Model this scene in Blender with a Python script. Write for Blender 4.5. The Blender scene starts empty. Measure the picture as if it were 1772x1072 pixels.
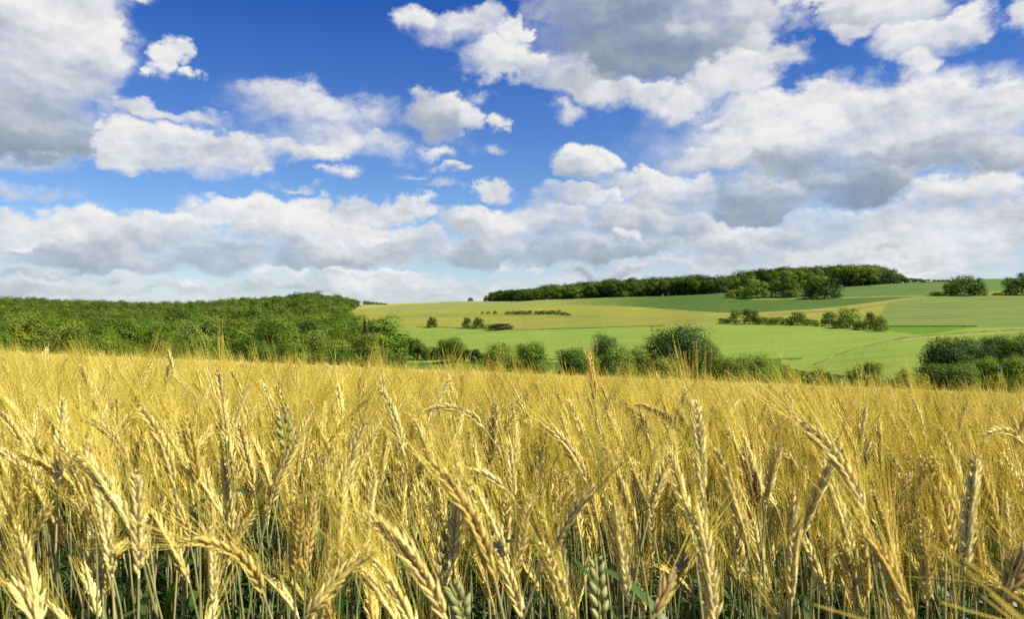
import bpy, math, random
import numpy as np
from mathutils import Vector, Matrix, noise as mnoise

scene = bpy.context.scene
COL = scene.collection
R = math.radians
F = 1378.0            # focal length of the surveyed view, in units of its 1772-wide frame
CAMZ = 1.12

# ------------------------------------------------------------------ camera
cd = bpy.data.cameras.new("camera")
cam = bpy.data.objects.new("camera", cd); COL.objects.link(cam)
cam.location = (0, 0, CAMZ); cam.rotation_euler = (R(90), 0, 0)
cd.sensor_width = 36.0; cd.lens = 28.0
cd.clip_start = 0.02; cd.clip_end = 20000
cd.dof.use_dof = True; cd.dof.focus_distance = 2.6; cd.dof.aperture_fstop = 13.0
scene.camera = cam

# ------------------------------------------------------------------ sun, exposure
SUN_EL, SUN_AZ = 50.0, 114.0          # azimuth clockwise from +Y (the view direction)
sd = bpy.data.lights.new("sun", 'SUN'); sd.energy = 5.0; sd.angle = R(0.53); sd.color = (1.0, 0.94, 0.82)
sun = bpy.data.objects.new("sun", sd); COL.objects.link(sun)
S = Vector((math.sin(R(SUN_AZ))*math.cos(R(SUN_EL)), math.cos(R(SUN_AZ))*math.cos(R(SUN_EL)), math.sin(R(SUN_EL))))
sun.rotation_euler = S.to_track_quat('Z', 'Y').to_euler(); sun.location = (0, 0, 60)
scene.view_settings.view_transform = 'Standard'; scene.view_settings.look = 'None'
scene.view_settings.gamma = 1.0; scene.view_settings.use_curve_mapping = False
scene.view_settings.exposure = 0.78
scene.cycles.max_bounces = 5; scene.cycles.diffuse_bounces = 2; scene.cycles.glossy_bounces = 1
scene.cycles.transmission_bounces = 3; scene.cycles.transparent_max_bounces = 8
scene.cycles.use_denoising = False
scene.cycles.caustics_reflective = False; scene.cycles.caustics_refractive = False

# ------------------------------------------------------------------ node maths with Python operators
class NT:
    def __init__(s, tree): s.t = tree
    def new(s, kind, **kw):
        n = s.t.nodes.new(kind)
        for k, v in kw.items(): setattr(n, k, v)
        return n
    def put(s, sock, v):
        if isinstance(v, V): s.t.links.new(v.s, sock)
        elif v is not None: sock.default_value = v
    def m(s, op, *a, clamp=False):
        n = s.new('ShaderNodeMath', operation=op, use_clamp=clamp)
        for i, v in enumerate(a): s.put(n.inputs[i], v)
        return V(s, n.outputs[0])
    def v(s, op, *a, out=0, scale=None):
        n = s.new('ShaderNodeVectorMath', operation=op)
        for i, x in enumerate(a): s.put(n.inputs[i], x)
        if scale is not None: s.put(n.inputs['Scale'], scale)
        return V(s, n.outputs[out])
    def xyz(s, a, b, c):
        n = s.new('ShaderNodeCombineXYZ')
        for i, v in enumerate((a, b, c)): s.put(n.inputs[i], v)
        return V(s, n.outputs[0])
    def sep(s, a):
        n = s.new('ShaderNodeSeparateXYZ'); s.put(n.inputs[0], a)
        return [V(s, o) for o in n.outputs]
    def noise(s, vec, scale, detail=4, rough=0.5, dist=0.0, lac=2.0):
        n = s.new('ShaderNodeTexNoise'); s.put(n.inputs['Vector'], vec)
        n.inputs['Scale'].default_value = scale; n.inputs['Detail'].default_value = detail
        n.inputs['Roughness'].default_value = rough; n.inputs['Distortion'].default_value = dist
        n.inputs['Lacunarity'].default_value = lac
        return V(s, n.outputs['Fac'])
    def vor(s, vec, scale, detail=2, rough=0.5):
        n = s.new('ShaderNodeTexVoronoi', feature='SMOOTH_F1', normalize=True); s.put(n.inputs['Vector'], vec)
        n.inputs['Scale'].default_value = scale; n.inputs['Detail'].default_value = detail
        n.inputs['Roughness'].default_value = rough; n.inputs['Smoothness'].default_value = 0.35
        return V(s, n.outputs['Distance'])
    def step(s, x, lo, hi, smooth=True):
        n = s.new('ShaderNodeMapRange', interpolation_type='SMOOTHSTEP' if smooth else 'LINEAR')
        s.put(n.inputs['Value'], x); s.put(n.inputs['From Min'], lo); s.put(n.inputs['From Max'], hi)
        return V(s, n.outputs['Result'])
    def mix(s, f, a, b, kind='MIX'):
        n = s.new('ShaderNodeMix', data_type='RGBA', blend_type=kind)
        s.put(n.inputs['Factor'], f)
        s.put(n.inputs[6], (*a, 1) if isinstance(a, tuple) and len(a) == 3 else a)
        s.put(n.inputs[7], (*b, 1) if isinstance(b, tuple) and len(b) == 3 else b)
        return V(s, n.outputs[2])
class V:
    def __init__(s, nt, sock): s.n, s.s = nt, sock
    def __add__(a, b): return a.n.m('ADD', a, b)
    __radd__ = __add__
    def __sub__(a, b): return a.n.m('SUBTRACT', a, b)
    def __rsub__(a, b): return a.n.m('SUBTRACT', b, a)
    def __mul__(a, b): return a.n.m('MULTIPLY', a, b)
    __rmul__ = __mul__
    def __truediv__(a, b): return a.n.m('DIVIDE', a, b)
# ------------------------------------------------------------------ world: physical sky with cumulus clouds, laid out by compass direction and height
world = bpy.data.worlds.new("World"); scene.world = world; world.use_nodes = True
wt = world.node_tree; wt.nodes.clear(); W = NT(wt)
SKY_STRENGTH = 0.10; EX = 2**scene.view_settings.exposure
def build_sky():
    sky = W.new('ShaderNodeTexSky', sky_type='NISHITA', sun_disc=False)
    sky.sun_elevation = R(SUN_EL); sky.sun_rotation = R(SUN_AZ)
    sky.altitude = 300; sky.air_density = 1.0; sky.dust_density = 0.4; sky.ozone_density = 2.5
    tc = W.new('ShaderNodeTexCoord'); d = V(W, tc.outputs['Generated'])
    x, y, z = W.sep(W.v('NORMALIZE', d))
    az = W.m('ARCTAN2', x, y); el = W.m('ARCSINE', z)
    P0 = W.xyz(az, el, 0.0)
    # cumulus masses: centre, half-width, half-height (surveyed in frame units), bulk, brightness of the base and of the top
    def b(cx, cy, rx, ry, w=1.0, lo=0.7, hi=1.0):
        a = math.atan((cx-886)/F); e = math.atan((536-cy)/F*math.cos(a))
        return (a, e, rx*CLS/F*math.cos(a)**2, ry*CLS/F*math.cos(a), w, lo, hi)
    CLS = 1.10
    clouds = [b(*q) for q in [
        (60,40,190,100,1.0,.78,.95),(170,70,68,80,.9,.8,.95),(150,145,80,42,.8,.55,.85),(215,170,34,14,.4,.8,.9),(60,120,120,60,.9,.6,.9),
        (40,200,125,80,1.1,.14,.68),(115,228,62,48,1.0,.10,.6),(185,190,30,22,.5,.6,.8),(255,-5,40,20,.5,.8,.9),
        (300,262,165,44,1.0,.72,1.0),(400,262,90,34,.95,.72,1.0),(205,250,80,42,.95,.8,1.0),(455,288,34,16,.6,.8,.95),(270,196,110,17,.6,.7,.92),(350,205,50,14,.5,.7,.9),(20,262,80,18,.6,.65,.85),
        (297,92,26,32,.75,.85,.95),(268,118,14,10,.5,.85,.95),(325,122,15,13,.55,.85,.95),
        (505,180,100,30,.50,.75,.92),(470,170,60,16,.4,.8,.95),(570,205,70,20,.4,.7,.9),(530,256,90,20,.55,.8,.95),(600,248,60,22,.5,.75,.95),(665,250,50,26,.5,.7,.95),(648,200,40,30,.42,.65,.85),(455,238,40,12,.3,.8,.9),
        (760,202,64,44,1.1,.22,.98),(770,180,44,24,1.0,.75,1.0),(800,205,30,28,1.0,.7,1.0),(750,262,45,16,.6,.75,.92),(848,214,19,13,.6,.8,.98),(850,247,28,13,.3,.7,.85),(775,291,42,9,.5,.8,.92),
        (855,326,34,20,.8,.7,1.0),(828,326,20,11,.6,.8,.95),(600,300,28,10,.3,.75,.9),(515,322,36,7,.3,.75,.9),(762,322,30,10,.25,.7,.85),(565,293,14,6,.3,.8,.9),(710,302,26,7,.25,.8,.9),
        (1003,282,56,34,1.2,.45,1.0),(995,262,30,20,1.15,.88,1.0),(1036,282,28,20,1.15,.75,1.0),(968,188,36,20,.35,.72,.85),(835,165,18,9,.2,.8,.9),
        (40,332,85,20,.28,.5,.62),
        (70,398,120,34,.9,.5,1.0),(180,392,90,30,.9,.6,1.0),(280,398,110,38,1.0,.5,1.0),(380,368,80,30,1.0,.75,1.0),(460,380,80,40,1.05,.6,1.0),(525,370,58,32,1.1,.7,1.0),(590,395,66,38,1.0,.55,1.0),(640,368,66,26,.9,.65,.98),(700,364,70,24,.85,.65,.95),(748,372,34,15,.7,.7,.95),
        (200,440,220,34,.9,.12,.80),(370,440,120,34,1.0,.15,.85),(560,442,140,36,1.0,.15,.85),(80,430,110,22,.8,.3,.85),(700,422,100,38,1.0,.30,.97),(650,400,40,20,1.1,.8,1.0),(860,392,100,34,.95,.5,1.0),(960,380,110,36,1.0,.45,.97),(850,438,140,30,.9,.15,.78),(980,428,110,32,1.0,.12,.80),(30,428,50,10,.9,.8,.95),
        (100,498,220,24,.7,.45,.88),(380,500,190,22,.75,.4,.95),(320,492,26,8,.95,.9,1.0),(640,500,190,24,.6,.5,.92),(480,468,90,12,.75,.75,1.0),(800,500,160,20,.5,.5,.85),(928,466,28,12,.65,.75,.95),(865,468,30,10,.55,.75,.92),(200,522,300,12,.5,.6,.85),(60,470,120,14,.6,.35,.75),(260,505,110,12,.8,.5,.95),(480,490,110,12,.8,.45,.95),(640,480,120,12,.8,.5,.95),(760,515,120,10,.7,.5,.9),(1060,470,120,14,.75,.4,.9),(1240,490,120,12,.7,.5,.95),(1420,455,110,12,.8,.4,.9),(1560,470,90,10,.7,.6,.98),(900,500,100,10,.6,.6,.95),(560,512,90,10,.7,.7,.95),(200,478,120,12,.6,.6,.85),
        (1020,345,90,20,.8,.6,1.0),(1110,318,84,26,.95,.6,1.0),(1170,345,86,36,.95,.4,.95),(1100,382,110,34,1.0,.3,.9),(1200,398,104,38,1.0,.10,.8),(1086,398,26,12,1.1,.85,.98),(1090,428,120,22,.8,.12,.6),
        (1110,62,190,80,1.2,.05,.42),(1000,20,120,54,1.0,.2,.55),(1230,30,130,66,1.0,.35,.8),(810,42,90,28,.75,.72,.95),(865,92,62,40,.9,.7,1.0),(920,112,56,36,.8,.72,1.0),(728,28,32,22,.7,.8,.95),(882,48,28,26,.85,.8,1.0),(1000,130,100,44,.9,.45,.85),(1100,158,96,32,.85,.75,.96),(1180,168,84,38,.9,.78,1.0),(1255,130,100,56,1.0,.72,1.0),(1250,205,48,14,.6,.8,.95),(1352,98,46,30,.55,.8,.95),(1305,50,46,50,.6,.6,.9),
        (1530,8,120,36,.9,.5,.9),(1600,58,84,44,.9,.72,1.0),(1660,42,70,38,.9,.72,1.0),(1600,108,46,24,.7,.8,.95),(1768,22,30,24,.6,.85,.95),(1400,0,60,16,.6,.7,.9),(1480,46,40,22,.6,.7,.92),
        (1390,188,160,46,1.0,.75,1.0),(1550,192,140,46,1.0,.72,1.0),(1700,188,140,50,1.0,.7,1.0),(1300,240,100,42,.95,.7,1.0),(1240,275,96,34,.95,.6,1.0),(1420,268,160,46,1.0,.35,.85),(1600,258,170,42,1.0,.25,.75),(1730,265,100,36,.9,.3,.78),(1510,318,100,44,1.1,.0,.55),(1430,308,120,42,1.0,.15,.6),(1320,338,120,34,1.05,.2,.78),(1300,372,92,22,1.0,.0,.45),
        (1680,325,110,42,.9,.62,1.0),(1745,385,140,46,.9,.45,.92),(1560,398,160,38,.9,.45,.92),(1400,408,160,32,.9,.35,.85),(1500,440,190,24,.8,.35,.8),(1700,428,130,14,.7,.5,.85),(1180,458,150,18,.6,.5,.9),(1350,468,190,18,.65,.6,.96),(1560,434,34,10,.9,.8,.98),(1650,473,150,10,.45,.7,.95),(1000,488,170,20,.5,.6,.9),(1740,465,60,10,.4,.7,.95),
        (1480,222,350,84,.85,.62,1.0),(1560,420,330,90,.78,.55,.97),(1250,420,200,60,.6,.5,.95),(560,232,110,26,.26,.75,.92),(-120,60,180,140,1.0,.4,.95),(-160,420,240,60,1.0,.3,.95),(1950,60,150,50,.9,.6,1.0),(1960,240,200,90,1.0,.3,.95),(1980,420,260,60,1.0,.4,.9),(1250,-90,260,70,1.0,.2,.8),(100,-90,220,70,1.0,.5,.9)]]
    SH = Vector((0.45, 0.89, 0)).normalized()
    # one cumulus mass as a small node group, chained once per mass
    g = bpy.data.node_groups.new("cumulus_mass", 'ShaderNodeTree')
    for nm, ty in (("P", 'NodeSocketVector'), ("acc", 'NodeSocketFloat'), ("lit", 'NodeSocketFloat'), ("scale", 'NodeSocketVector'), ("offset", 'NodeSocketVector'),
                   ("bulk", 'NodeSocketFloat'), ("contrast", 'NodeSocketFloat'), ("tone", 'NodeSocketFloat')):
        g.interface.new_socket(nm, in_out='INPUT', socket_type=ty)
    for nm in ("acc", "lit"): g.interface.new_socket(nm, in_out='OUTPUT', socket_type='NodeSocketFloat')
    G = NT(g); gi = g.nodes.new('NodeGroupInput'); go = g.nodes.new('NodeGroupOutput')
    I = {o.name: V(G, o) for o in gi.outputs if o.name}
    q = G.v('MULTIPLY_ADD', I['P'], I['scale'], I['offset'])
    val = G.m('MULTIPLY', 1.0 - G.v('LENGTH', q, out=1), I['bulk'])
    l = G.m('MULTIPLY_ADD', G.v('DOT_PRODUCT', q, tuple(SH), out=1), I['contrast'], I['tone'])
    f = G.m('MULTIPLY_ADD', val - I['acc'], 2.4, 0.5)      # the mix node clamps it
    n = G.new('ShaderNodeMix', data_type='FLOAT')
    for i, vv in zip((0, 2, 3), (f, I['lit'], l)): G.put(n.inputs[i], vv)
    g.links.new(G.m('SMOOTH_MAX', I['acc'], val, 0.10).s, go.inputs[0]); g.links.new(n.outputs[0], go.inputs[1])
    def field(P, items):
        acc, lit = -3.0, 0.7
        for (a, e, rx, ry, w, lo, hi) in items:
            n = W.new('ShaderNodeGroup', node_tree=g)
            for i, vv in enumerate((P, acc, lit, (1/rx, 1/ry, 0), (-a/rx, -e/ry, 0), w, (hi-lo)*0.62, (hi+lo)/2)): W.put(n.inputs[i], vv)
            acc, lit = V(W, n.outputs[0]), V(W, n.outputs[1])
        return acc, lit
    def n2(P, sx, sy, off, detail, rough, kind='FBM'):
        n = W.new('ShaderNodeTexNoise', noise_dimensions='2D')
        W.put(n.inputs['Vector'], W.v('MULTIPLY_ADD', P, (sx, sy, 0), (off, off*1.7, 0)))
        n.inputs['Scale'].default_value = 1.0; n.inputs['Detail'].default_value = detail
        n.inputs['Roughness'].default_value = rough
        return n
    def puff(P, sx, sy, off, detail=2.0, rough=0.5):
        n = W.new('ShaderNodeTexVoronoi', voronoi_dimensions='2D', feature='F1', normalize=True)
        W.put(n.inputs['Vector'], W.v('MULTIPLY_ADD', P, (sx, sy, 0), (off, off, 0)))
        n.inputs['Scale'].default_value = 1.0; n.inputs['Detail'].default_value = detail; n.inputs['Roughness'].default_value = rough
        return 1.0 - V(W, n.outputs['Distance'])
    # turbulent air bends every outline: warp by coarse and fine eddies
    wa = W.v('SUBTRACT', V(W, n2(P0, 13, 18, 3.1, 5, 0.6).outputs['Color']), (0.5, 0.5, 0.5))
    PW = W.v('ADD', P0, W.v('MULTIPLY', wa, (0.085, 0.060, 0.0)))
    wb = W.v('SUBTRACT', V(W, n2(P0, 60, 75, 7.7, 3, 0.6).outputs['Color']), (0.5, 0.5, 0.5))
    PD = W.v('ADD', P0, W.v('MULTIPLY', wb, (0.011, 0.011, 0.0)))
    def detail(P):
        a = V(W, n2(P, 7.5, 12.5, 1.3, 8, 0.58).outputs['Fac'])
        v1 = puff(P, 26, 36, 0.4)
        v2 = puff(P, 75, 95, 2.4, 1.0)
        return (a - 0.5)*1.5 + (v1 - 0.62)*0.50 + (v2 - 0.6)*0.14
    L1 = (0.0040, 0.0065, 0.0); L2 = (0.010, 0.020, 0.0)         # steps towards the sun: right and up
    D0 = detail(PD); D1 = detail(W.v('ADD', PD, L1))
    Da = V(W, n2(PD, 7.5, 12.5, 1.3, 4, 0.55).outputs['Fac']); Db = V(W, n2(W.v('ADD', PD, L2), 7.5, 12.5, 1.3, 4, 0.55).outputs['Fac'])
    f0, base = field(PW, clouds)
    d0 = W.m('MINIMUM', f0, 0.5) + D0*0.50 - 0.03
    sft = W.step(V(W, n2(P0, 6, 9, 5.5, 2, 0.5).outputs['Fac']), 0.40, 0.60)
    sft = W.m('MAXIMUM', sft, W.step(base, 0.75, 0.95))
    crisp = W.step(d0, -0.06, 0.36); soft = W.step(d0, -0.22, 0.70)
    alpha = soft + (crisp - soft)*sft
    rel = ((D0 - D1)*0.46 + (Da - Db)*1.15)*W.m('MULTIPLY_ADD', W.m('MINIMUM', W.m('MAXIMUM', base, 0.0), 1.0), 0.75, 0.30)
    thin = W.step(d0, 0.45, 0.0)
    mott = V(W, n2(PW, 11, 26, 8.1, 5, 0.6).outputs['Fac']) - 0.5
    lit = W.m('MINIMUM', W.m('MAXIMUM', base, 0.0), 0.97) - 0.02 + rel + mott*(0.12 + 0.42*W.step(el, 0.36, 0.02))
    lit = lit + (0.84 - lit)*thin*0.62
    lit = W.m('MINIMUM', W.m('MAXIMUM', lit, 0.0), 1.0)
    ramp = W.new('ShaderNodeValToRGB'); cr = ramp.color_ramp
    cr.elements[0].position = 0.0; cr.elements[0].color = (0.245, 0.290, 0.350, 1)
    cr.elements[1].position = 1.0; cr.elements[1].color = (0.90, 0.890, 0.870, 1)
    e = cr.elements.new(0.40); e.color = (0.42, 0.475, 0.55, 1)
    e = cr.elements.new(0.72); e.color = (0.70, 0.715, 0.745, 1)
    W.put(ramp.inputs[0], lit)
    ccol = W.v('SCALE', V(W, ramp.outputs[0]), scale=1.0/SKY_STRENGTH/EX)
    # clear air: physical sky, deepened as through a polariser
    hs = W.new('ShaderNodeHueSaturation'); W.t.links.new(sky.outputs[0], hs.inputs['Color'])
    hs.inputs['Saturation'].default_value = SKY_SAT; hs.inputs['Value'].default_value = SKY_VAL/EX
    blue = W.mix(W.step(el, 0.02, 0.36, smooth=False), W.v('MULTIPLY', V(W, hs.outputs[0]), TINT_LOW), W.v('MULTIPLY', V(W, hs.outputs[0]), TINT_HIGH))
    # thin haze low down: the distant cloud deck blends to pale blue
    hz = W.step(el, 0.13, 0.0)
    alpha = W.m('MULTIPLY', alpha, 0.97)
    col = W.mix(alpha, blue, ccol)
    col = W.mix(hz*0.20, col, tuple(c/SKY_STRENGTH/EX for c in (0.72, 0.79, 0.86)))
    bg = W.new('ShaderNodeBackground'); W.put(bg.inputs['Color'], col); bg.inputs['Strength'].default_value = SKY_STRENGTH
    out = W.new('ShaderNodeOutputWorld'); W.t.links.new(bg.outputs[0], out.inputs[0])
SKY_SAT, SKY_VAL, TINT_LOW, TINT_HIGH = 1.0, 1.0, (0.92, 1.10, 1.34), (0.19, 0.53, 1.20)
build_sky()
world.cycles.sampling_method = 'NONE'
# ------------------------------------------------------------------ tagging
def tag(o, label=None, cat=None, group=None, kind=None):
    if label: o['label'] = label
    if cat: o['category'] = cat
    if group: o['group'] = group
    if kind: o['kind'] = kind
    return o
def mesh_obj(name, verts, faces, mat=None, parent=None, link=True, smooth=False):
    """verts (n,3) array, faces (m,k) array of one size k"""
    me = bpy.data.meshes.new(name)
    verts = np.asarray(verts, dtype=np.float32); faces = np.asarray(faces, dtype=np.int32)
    me.vertices.add(len(verts)); me.vertices.foreach_set("co", verts.ravel())
    m, k = faces.shape
    me.loops.add(m*k); me.loops.foreach_set("vertex_index", faces.ravel())
    me.polygons.add(m); me.polygons.foreach_set("loop_start", np.arange(0, m*k, k, dtype=np.int32))
    if smooth: me.polygons.foreach_set("use_smooth", np.ones(m, dtype=bool))
    me.update(calc_edges=True)
    if mat is not None: me.materials.append(mat)
    o = bpy.data.objects.new(name, me)
    if parent is not None: o.parent = parent
    if link: COL.objects.link(o)
    return o
def srgb(r, g, b):
    return tuple(((c/255)/12.92 if c/255 <= 0.04045 else ((c/255+0.055)/1.055)**2.4) for c in (r, g, b))

# ------------------------------------------------------------------ lie of the land
# heights surveyed along rays from the camera: for each bearing (frame column) and distance, the frame row of the ground there
KY = np.array([70, 100, 150, 200, 240, 300, 400, 500, 600, 750, 900, 1200, 2500, 6000], float)
LAND = {
    -1500: (600, 640, 670, 660, 648, 635, 612, 590, 572, 552, 542, 546, 546, 542),
    0:     (632, 680, 692, 675, 658, 640, 615, 592, 573, 553, 542, 548, 548, 542),
    300:   (645, 690, 702, 682, 660, 640, 614, 594, 577, 560, 551, 552, 548, 542),
    460:   (651, 696, 708, 686, 662, 640, 614, 592, 574, 553, 541, 544, 546, 542),
    550:   (655, 700, 710, 690, 665, 640, 612, 590, 571, 548, 532, 538, 545, 542),
    650:   (660, 702, 712, 690, 660, 635, 610, 592, 574, 550, 533, 527, 540, 542),
    800:   (668, 706, 715, 690, 655, 625, 597, 581, 568, 545, 530, 522, 538, 542),
    950:   (673, 710, 716, 690, 650, 617, 590, 575, 560, 538, 519, 523, 538, 542),
    1100:  (680, 713, 716, 686, 645, 608, 578, 562, 548, 527, 514, 520, 538, 542),
    1250:  (686, 718, 716, 678, 636, 597, 567, 546, 530, 508, 509, 517, 538, 542),
    1400:  (691, 722, 716, 668, 630, 590, 560, 538, 518, 500, 501, 512, 538, 542),
    1560:  (696, 726, 714, 656, 620, 584, 555, 530, 510, 490, 492, 505, 536, 542),
    1700:  (701, 729, 712, 650, 618, 582, 553, 528, 507, 483, 487, 500, 536, 542),
    1790:  (704, 731, 712, 648, 616, 580, 552, 527, 506, 482, 487, 500, 536, 542),
    3300:  (735, 745, 712, 645, 612, 578, 550, 525, 504, 480, 485, 500, 536, 542)}
KC = np.array(sorted(LAND), float)
KZ = np.array([[CAMZ - (py-536)/F*y for y, py in zip(KY, LAND[c])] for c in sorted(LAND)])
FIELD_END = 66.0
def pchip_slopes(x, y):
    h = np.diff(x); d = np.diff(y, axis=-1)/h
    m = np.zeros_like(y)
    w1 = 2*h[1:]+h[:-1]; w2 = h[1:]+2*h[:-1]
    ok = d[..., :-1]*d[..., 1:] > 0
    with np.errstate(divide='ignore', invalid='ignore'):
        mm = (w1+w2)/(w1/d[..., :-1] + w2/d[..., 1:])
    m[..., 1:-1] = np.where(ok, mm, 0); m[..., 0] = d[..., 0]; m[..., -1] = d[..., -1]
    return m
KM = pchip_slopes(KY, KZ)
def near_z(x, y):                     # the barley field: a gently falling plane
    return -0.080*y - 0.041*np.maximum(-30, x)
def hills(x, y):
    y = np.maximum(y, 30.0)
    c = np.clip(x/y*F + 886, KC[0], KC[-1])
    yy = np.clip(y, KY[0], KY[-1])
    j = np.clip(np.searchsorted(KC, c) - 1, 0, len(KC)-2); t = (c-KC[j])/(KC[j+1]-KC[j]); t = t*t*(3-2*t)*0.5 + t*0.5
    i = np.clip(np.searchsorted(KY, yy) - 1, 0, len(KY)-2); h = KY[i+1]-KY[i]; s = (yy-KY[i])/h
    def H(jj):
        return ((1+2*s)*(1-s)**2*KZ[jj, i] + s*(1-s)**2*h*KM[jj, i] + s*s*(3-2*s)*KZ[jj, i+1] + s*s*(s-1)*h*KM[jj, i+1])
    return H(j)*(1-t) + H(j+1)*t
def ground_z(x, y):
    x = np.asarray(x, float); y = np.asarray(y, float)
    w = np.clip((y-62.0)/26.0, 0, 1); w = w*w*(3-2*w)
    return near_z(x, y)*(1-w) + hills(x, y)*w
def z_at(x, y): return float(ground_z(x, y))
def at(px, py, lo=150.0, hi=2000.0):
    """first ground point, going away from the camera, that is seen at frame position (px, py)"""
    ys = np.linspace(lo, hi, 4000); xs = (px-886)/F*ys
    rows = 536 + (CAMZ - ground_z(xs, ys))*F/ys
    k = np.argmax(rows <= py) if (rows <= py).any() else int(np.argmin(rows))
    y = ys[k]; return (px-886)/F*y, y, z_at((px-886)/F*y, y)
def by_dist(px, y): x = (px-886)/F*y; return x, y, z_at(x, y)

# ------------------------------------------------------------------ the land as one sheet, crops told apart by colour
def land_mat():
    m = bpy.data.materials.new("crops_and_soil"); m.use_nodes = True; t = m.node_tree; t.nodes.clear(); N = NT(t)
    geo = N.new('ShaderNodeNewGeometry'); P = V(N, geo.outputs['Position'])
    at_ = N.new('ShaderNodeAttribute', attribute_name="crop"); col = V(N, at_.outputs['Color'])
    row = N.new('ShaderNodeAttribute', attribute_name="rows"); rows = V(N, row.outputs['Fac'])
    a = N.noise(N.v('MULTIPLY', P, (0.02, 0.045, 0.02)), 1.0, 5, 0.6)
    b = N.noise(N.v('MULTIPLY', P, (0.25, 0.5, 0.25)), 1.0, 4, 0.65)
    c = N.noise(N.v('MULTIPLY', P, (0.006, 0.05, 0.01)), 1.0, 4, 0.6)
    f = 1.0 + (a-0.5)*0.42 + (b-0.5)*0.34 + (c-0.5)*0.30
    x, y, z = N.sep(P)
    wob = N.noise(N.v('MULTIPLY', P, (0.006, 0.006, 0)), 1.0, 2, 0.5)
    ln = N.m('SINE', y*0.42 + wob*26.0 - x*0.05)
    tram = N.step(ln, 0.55, 0.98)*N.step(N.noise(N.v('MULTIPLY', P, (0.02, 0.08, 0)), 1.0, 3, 0.5), 0.35, 0.6)
    f = f - tram*rows*0.34
    base = N.v('SCALE', col, scale=f)
    # drier, yellower patches
    dry = N.step(N.noise(N.v('MULTIPLY', P, (0.012, 0.03, 0.02)), 1.0, 4, 0.6), 0.50, 0.75)
    base = N.mix(dry*0.14, base, N.v('MULTIPLY', base, (1.28, 1.02, 0.8)))
    bs = N.new('ShaderNodeBsdfPrincipled'); N.put(bs.inputs['Base Color'], base); bs.inputs['Roughness'].default_value = 0.95
    bs.inputs['Specular IOR Level'].default_value = 0.15
    bmp = N.new('ShaderNodeBump'); bmp.inputs['Strength'].default_value = 0.55; bmp.inputs['Distance'].default_value = 1.0
    N.put(bmp.inputs['Height'], N.noise(N.v('MULTIPLY', P, (1.0, 1.0, 1.0)), 0.8, 5, 0.7)*0.8 + b*0.8 - tram*rows*0.3)
    t.links.new(bmp.outputs[0], bs.inputs['Normal'])
    o = N.new('ShaderNodeOutputMaterial'); t.links.new(bs.outputs[0], o.inputs[0]); return m

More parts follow.
